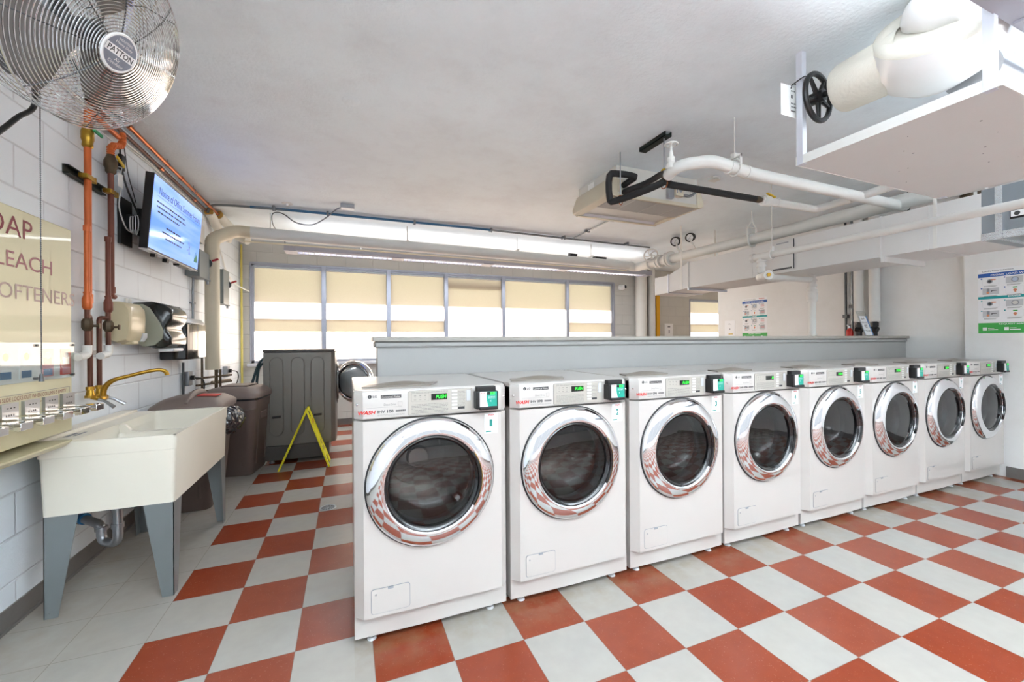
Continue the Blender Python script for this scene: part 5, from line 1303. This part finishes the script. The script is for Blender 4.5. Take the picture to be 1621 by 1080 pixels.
# register on the wall side of the duct
# service lines in the dark gap above the duct
solo('service_conduits', MB().tube([(6.5, -.4, 2.60), (6.5, .6, 2.60), (6.45, 1.0, 2.57), (6.3, 2.3, 2.55)], .014, 8).tube([(6.5, -.4, 2.55), (6.5, .55, 2.55), (6.45, .9, 2.53), (6.3, 2.3, 2.51)], .014, 8).tube([(6.5, .3, 2.50), (6.48, 2.3, 2.46)], .014, 8), 'dark_steel', 'dark conduits in the gap between the duct and the ceiling', 'conduit')
solo('rusty_pipe_joint', MB().cyl((6.1, -.35, 2.40), (6.1, -.35, 2.52), .09, n=20).cyl((6.1, -.35, 2.44), (6.1, -.35, 2.46), .11, n=20).cyl((6.1, -.35, 2.52), (6.1, -.35, ZC), .07, n=20), 'valve_bronze', 'rusty brown pipe joint above the duct by the suspended shelf', 'pipe joint')
solo('black_valve_box', MB().box(5.95, -.02, 2.42, 6.10, .14, 2.56).cyl((6.02, .06, 2.40), (6.02, .06, ZC), .012).cyl((5.8, .06, 2.40), (6.2, .06, 2.40), .02), 'black', 'small black valve actuator above the duct', 'valve')
# smaller pipes standing on the right wall
for yy, r_, m_, lab in ((.935, .013, 'dark_steel', 'thin dark conduit on the right wall, left of a matching one'), (.865, .013, 'conduit', 'thin grey conduit on the right wall, nearest the white lagged pipes')):
    t = thing('wall_conduit', lab, 'conduit', (6.59, yy, 1.33), 'thin conduits on the right wall')
    MB().cyl((6.595, yy, 1.1), (6.595, yy, ZC), r_).build('conduit', m_, t)
    MB().box(6.57, yy-.025, 1.56+(.12 if r_ and yy < .9 else 0), XR2, yy+.025, 1.60+(.12 if yy < .9 else 0)).build('strap', 'dark_steel', t)
for yy, lab in ((.765, 'white lagged vertical pipe on the right wall, left of its twin'), (.610, 'white lagged vertical pipe on the right wall, right of its twin')):
    t = thing('lagged_pipe', lab, 'pipe', (6.54, yy, 1.33), 'white lagged pipes on the right wall')
    MB().cyl((6.54, yy, 1.50), (6.54, yy, ZC), .052, n=20).build('lagging', 'white_pipe', t)
    MB().cyl((6.54, yy, 1.10), (6.54, yy, 1.50), .028, n=14).cyl((6.54, yy, 1.44), (6.54, yy, 1.49), .04, n=8).cyl((6.54, yy-.03, 1.40), (6.54, yy+.03, 1.42), .035, n=8).build('valve', 'black', t)
# ------------------------------------------------------------------ on the half wall cap
t = thing('sign_holder', 'clear acrylic stand with a paper sign about a dedicated pet washer, on the half-wall cap', 'sign', (6.05, .45, 1.328))
ln = V(-.11, .03, .27)
p0, p1 = V(5.985, .42, 1.330), V(6.205, .45, 1.330)
m = MB(); n_ = (p1-p0).cross(ln).normalized()*.0015
m.loft([[p0-n_, p1-n_, p1+ln-n_, p0+ln-n_], [p0+n_, p1+n_, p1+ln+n_, p0+ln+n_]]).loft([[p0, p1, p1+V(0, .08, 0), p0+V(0, .08, 0)], [q+V(0, 0, .003) for q in (p0, p1, p1+V(0, .08, 0), p0+V(0, .08, 0))]]); m.build('stand', 'acrylic', t)
m = MB().use('white_card'); xd = (p1-p0).normalized(); yd = ln.normalized(); nn_ = xd.cross(yd).normalized()
if nn_.y > 0: nn_ = -nn_
def Q(u, v, o_=0): return p0+(p1-p0)*u+ln*v+nn_*(.002+o_)
m.loft([[Q(.08, .02), Q(.97, .02), Q(.97, .80), Q(.08, .80)], [Q(.08, .02, .0008), Q(.97, .02, .0008), Q(.97, .80, .0008), Q(.08, .80, .0008)]])
m.use('packet_blue').quad(Q(.85, .02, .0012), Q(.97, .02, .0012), Q(.97, .80, .0012), Q(.82, .80, .0012)).quad(Q(.08, .02, .0012), Q(.11, .02, .0012), Q(.11, .80, .0012), Q(.08, .80, .0012))
m.use('ink').text('DEDICATED', .135, .018, Q(.16, .50, .0014), xd, yd).text('PET', .07, .035, Q(.33, .32, .0014), xd, yd, bold=.02).text('MACHINE', .12, .018, Q(.25, .17, .0014), xd, yd)
m.use('panel_line').disc(Q(.35, .68, .0014), nn_, .012, 14).disc(Q(.55, .70, .0014), nn_, .012, 14)
m.build('paper_sign', None, t, flat=True)
t = thing('fire_extinguisher', 'small red fire extinguisher beside the white pipe at the far end of the half wall', 'fire extinguisher', (6.50, .86, 1.1))
MB().lathe((6.50, .845, 1.02), Z, [(.001, 0), (.033, 0), (.035, .02), (.035, .36), (.03, .385), (.012, .41)], n=20).build('cylinder', 'red_bottle', t)
MB().cyl((6.50, .845, 1.42), (6.50, .845, 1.46), .014).box(6.46, .835, 1.455, 6.52, .855, 1.47).build('valve_head', 'steel', t)

# ------------------------------------------------------------------ suspended shelf with the lagged pipe
t = thing('suspended_shelf', 'large white platform hung from the ceiling by flat straps, upper right', 'shelf', (3.8, -1.15, 2.213))
hx0, hx1, hy0, hy1, hz = 3.03, 4.45, -1.53, -.80, 2.213
MB().box(hx0, hy0, hz+.003, hx1, hy1, hz+.018).build('board', 'duct_white', t)
MB().box(hx0-.004, hy0, hz, hx0, hy1, hz+.045).box(hx0, hy1, hz, hx1, hy1+.004, hz+.045).box(hx0, hy0-.004, hz, hx1, hy0, hz+.045).build('angle_rim', 'white_pipe', t)
for xx, yy in ((hx0+.0, hy1-.02), (hx0+.0, hy0+.03), (hx1-.03, hy1-.02), (hx1-.03, hy0+.02)):
    MB().box(xx-.006, yy-.015, hz-.001, xx+.026, yy+.016, ZC-.0005).build('strap', 'alu_white', t)
m = MB()
for k in range(14): m.disc((random.uniform(3.15, 4.3), random.uniform(-1.45, -.85), hz+.0025), (.2*random.random(), .1, 1), random.uniform(.002, .005), 7)
m.build('screw_hole', 'dark_steel', t)
t = thing('lagged_valve_pipe', 'fat cream and white lagged pipe with a big elbow, lying above the suspended shelf', 'insulated pipe', (3.2, -1.1, 2.25))
MB().lathe((3.12, -.955, 2.545), V(.02, -1, .0), [(.001, 0), (.105, 0), (.115, .02), (.122, .20), (.126, .27)], n=32).build('lagging', 'insulation', t, angle=50)
bc = V(3.16, -1.30, 2.575); bn = V(-.66, -.30, .50).normalized()
m = MB().lathe(bc, bn, [(.001, -.21), (.11, -.19), (.18, -.13), (.215, -.04), (.215, .02), (.205, .06)], n=40); m.build('elbow_cover', 'insulation_white', t, angle=60)
MB().lathe(bc, bn, [(.2055, .058), (.197, .075), (.160, .085), (.001, .088)], n=40).build('end_band', 'insulation', t, angle=60)
MB().tube([bc+bn*.04+V(-.05, .03, -.02), bc+bn*.07+V(-.02, .01, .01), bc+bn*.09+V(.06, -.04, .05), bc+bn*.10+V(.2, -.12, .07)], [.05, .115, .125, .11], 24, smooth=5).build('elbow_lobe', 'insulation_white', t)
MB().cyl((3.30, -1.36, 2.43), (4.3, -1.36, 2.43), .09, n=28).build('metal_jacket', 'brushed', t)
MB().ring((3.72, -1.36, 2.43), X, .092, .006, 32, 6).build('jacket_band', 'dark_steel', t)
wc = V(3.10, -.865, 2.555); wa = V(.10, -1, 0).normalized()
m = MB().ring(wc, wa, .118, .013, 40, 10); _, u_, w_ = m.frame(wa)
for k in range(5): a = k*1.257+.4; d = u_*math.cos(a)+w_*math.sin(a); m.cyl(wc, wc+d*.115, .014, .008, n=8)
m.cyl(wc+wa*.03, wc-wa*.03, .03); m.build('hand_wheel', 'black', t)
MB().cyl(wc, wc-wa*.16, .011).cyl(wc, wc+wa*.10, .014).build('stem', 'black', t)
MB().obox(wc-wa*.10+V(0, 0, 0), (.026, 0, .008), (0, .003, 0), (-.006, 0, .017)).build('red_tag', 'red_plastic', t)
m = MB().text('001', .03, .014, wc-wa*.1035+V(-.014, .0, -.009), V(.96, 0, .28), V(-.28, 0, .96)); m.build('tag_number', 'white_card', t, flat=True)
# the tag hanging on the strap
t = thing('instruction_tag', 'white printed tag looped to the left hanger strap of the shelf', 'tag', (2.96, -.80, 2.47))
MB().box(2.925, -.792, 2.47, 3.045, -.790, 2.635).build('card', 'tag_white', t)
m = MB()
yy = -.7935
m.text('1', .012, .018, (3.0, yy, 2.57), X, Z)
for z_, w_ in ((2.605, .03), (2.54, .035), (2.522, .04), (2.50, .035)): text_lines(m, 3.0, 3.0+w_, z_, z_+.008, 1, yy, .8, int(z_*1000))
m.build('printing', 'ink', t, flat=True)
MB().tube([(3.0, -.792, 2.62), (3.02, -.79, 2.65), (3.065, -.79, 2.66), (3.065, -.84, 2.66), (3.02, -.85, 2.655), (3.0, -.80, 2.635)], .003, 6, smooth=3).build('wire_loop', 'black', t)

# ------------------------------------------------------------------ posters and small signs
def poster(label, o, xd, nrm, W, H, k0=1, title=True, green=True, ncol=3):
    """laundry instructions: title, blue band, two rows of pictures, teal band, two rows, green band"""
    o, xd, nrm = Vector(o), Vector(xd), Vector(nrm); zt = H
    t = thing('poster', label, 'poster', o+xd*W/2)
    P_ = lambda u, z, k=0: o+xd*u+Z*z+nrm*(.002+.0004*k)
    def q(m, u0, z0, u1, z1, k): m.quad(P_(u0, z0, k), P_(u1, z0, k), P_(u1, z1, k), P_(u0, z1, k))
    m = MB(); m.loft([[o+xd*u+Z*z for u, z in ((0, 0), (W, 0), (W, H), (0, H))], [P_(u, z) for u, z in ((0, 0), (W, 0), (W, H), (0, H))]]); m.build('sheet', 'white_card', t)
    m = MB(); s_ = H/.614
    bands = [('poster_blue', .536, .573, 'FRONT LOAD WASHERS', .30), ('poster_teal', .327, .352, 'DRYER', .08)]
    m.use('ink').text('Laundry Room Instructions', .20, .018, P_(.03, .583*s_, 1), xd, Z)
    m.use('red_ink').text('WASH', .09, .018, P_(W-.13, .586*s_, 1), xd, Z, bold=.03, shear=.2)
    for mm, a, b_, s2, tw in bands:
        m.use(mm); q(m, 0, a*s_, W, b_*s_, 1); m.use('white_card').text(s2, tw, .016, P_(W/2-tw/2, (a+.008)*s_, 2), xd, Z, bold=.02)
    if green:
        m.use('poster_green'); q(m, 0, 0, W, .098*s_, 1)
        m.use('white_card').text('REQUEST SERVICE', .20, .014, P_(W/2-.10, .078*s_, 2), xd, Z, bold=.02)
        for u in (.03, .17, .31): q(m, u, .025*s_, u+.028, .055*s_, 2); q(m, u+.034, .028*s_, u+.10, .036*s_, 2); q(m, u+.034, .044*s_, u+.075, .049*s_, 2)
    m.build('bands', None, t, flat=True)
    m = MB(); cw = (W-.02)/ncol
    for r_, (z0, dot) in enumerate(((.455, 'poster_blue'), (.362, 'poster_blue'), (.240, 'poster_teal'), (.145, 'poster_teal'))):
        z0 *= s_
        for c in range(ncol):
            u0 = .018+c*cw
            m.use('pale_grey'); q(m, u0+.012, z0+.008, u0+cw-.03, z0+.070, 1)
            if (r_ + c) % 2 == 0: m.use('white_card'); q(m, u0+.013, z0+.009, u0+cw-.031, z0+.069, 2)
            m.use(dot).disc(P_(u0+.006, z0+.068, 3), nrm, .006, 14)
            cx_ = u0+cw/2-.005; cz_ = z0+.04
            if c == 0 and r_ in (0, 2): m.use('mid_grey').disc(P_(cx_-.01, cz_, 3), nrm, .020, 16); m.use('ink').disc(P_(cx_-.01, cz_, 4), nrm, .012, 14); m.use('skin_tone'); q(m, cx_, cz_+.010, cx_+.03, cz_+.02, 4)
            elif c == 0: m.use('mid_grey'); q(m, cx_-.03, cz_-.005, cx_-.012, cz_+.025, 3); m.use('skin_tone').disc(P_(cx_-.022, cz_-.015, 4), nrm, .010, 12); m.use('ink'); q(m, cx_+.0, cz_+.0, cx_+.035, cz_+.006, 3); q(m, cx_+.0, cz_-.012, cx_+.005, cz_+.0, 3)
            elif c == 1 and r_ in (0, 2): m.use('mid_grey').disc(P_(cx_, cz_, 3), nrm, .024, 18); m.use('pale_blue' if r_ == 0 else 'button').disc(P_(cx_, cz_, 4), nrm, .018, 16)
            elif c == 1: m.use('poster_green'); q(m, cx_-.014, cz_+.016, cx_+.014, cz_+.026, 3); m.use('skin_tone').disc(P_(cx_, cz_-.005, 3), nrm, .012, 12); q(m, cx_-.005, cz_-.024, cx_+.007, cz_-.008, 3)
            else:
                m.use('ink')
                for b_ in range(3): q(m, cx_-.028+b_*.02, cz_+.018, cx_-.016+b_*.02, cz_+.026, 3)
                m.use('red_ink')
                for a in range(3):
                    for b_ in range(3): q(m, cx_-.028+b_*.02, cz_-.016+a*.011, cx_-.014+b_*.02, cz_-.011+a*.011, 3)
            m.use('ink_light')
            for a in range(2): q(m, u0+.02, z0-.004-a*.007, u0+cw-.04-.01*a, z0-.001-a*.007, 1)
    m.build('pictograms', None, t, flat=True)
    return t
poster('larger laundry instructions poster with a green bottom band, on the right wall', (XR-.0, -.245, 1.343), (0, -1, 0), (-1, 0, 0), .47, .614)
poster('small faded laundry instructions poster on the white wall above the half wall', (XR2, 2.395, 1.30), (0, -1, 0), (-1, 0, 0), .41, .64)
t = thing('wall_sign', 'small white notice left of the faded instructions poster, above the half wall', 'sign', (XR2, 2.62, 1.30))
MB().box(XR2-.003, 2.53, 1.33, XR2, 2.72, 1.61).build('sheet', 'white_card', t)
m = MB().use('ink').text('<-', .05, .02, (XR2-.0035, 2.65, 1.545), -Y, Z).text('4', .02, .03, (XR2-.0035, 2.635, 1.46), -Y, Z).use('tag_yellow').box(XR2-.0038, 2.57, 1.385, XR2-.003, 2.65, 1.40); m.build('printing', None, t, flat=True)
t = thing('wall_sign', 'small white notice on the grey wall between the yellow post and the far window', 'sign', (7.3, YB, 1.30))
MB().box(7.2, YB-.003, 1.33, 7.43, YB, 1.66).build('sheet', 'white_card', t)
MB().box(7.28, YB-.0036, 1.58, 7.35, YB-.003, 1.60).box(7.31, YB-.0036, 1.45, 7.33, YB-.003, 1.52).build('printing', 'ink', t, flat=True)
# camera dome
t = thing('security_camera', 'white dome security camera on the back wall right of the long window', 'camera', (6.05, YB, 2.38))
MB().lathe((6.05, YB, 2.39), (0, -1, 0), [(.06, 0), (.06, .03), (.05, .06)], n=24, cap0=True, cap1=True).ball((6.06, YB-.075, 2.39), .052).build('housing', 'white_card', t)
MB().ball((6.085, YB-.105, 2.395), .034).build('lens', 'black_gloss', t)
# things on top of the big white pipe
t = thing('projector_lamp', 'small black fitting perched above the white pipe over the window, left of its neighbour', 'lamp', (3.95, 3.35, 2.62), 'black fittings above the white pipe')
MB().obox((4.05, 3.25, 2.625), (.06, 0, 0), (0, .04, .01), (0, -.005, .02)).build('body', 'black', t, bevel=.004); MB().cyl((4.0, 3.22, 2.57), (4.02, 3.24, 2.63), .01).build('bracket', 'white_pipe', t)
t = thing('projector_lamp', 'larger black fitting perched above the white pipe over the window, nearer the valve wheel', 'lamp', (4.5, 3.35, 2.60), 'black fittings above the white pipe')
MB().obox((4.55, 3.27, 2.605), (.10, 0, 0), (0, .05, .01), (0, -.005, .028)).build('body', 'black', t, bevel=.004)
MB().cyl((4.67, 3.33, 2.60), (4.95, 3.33, 2.59), .035, n=12).build('tail', 'white_pipe', t)
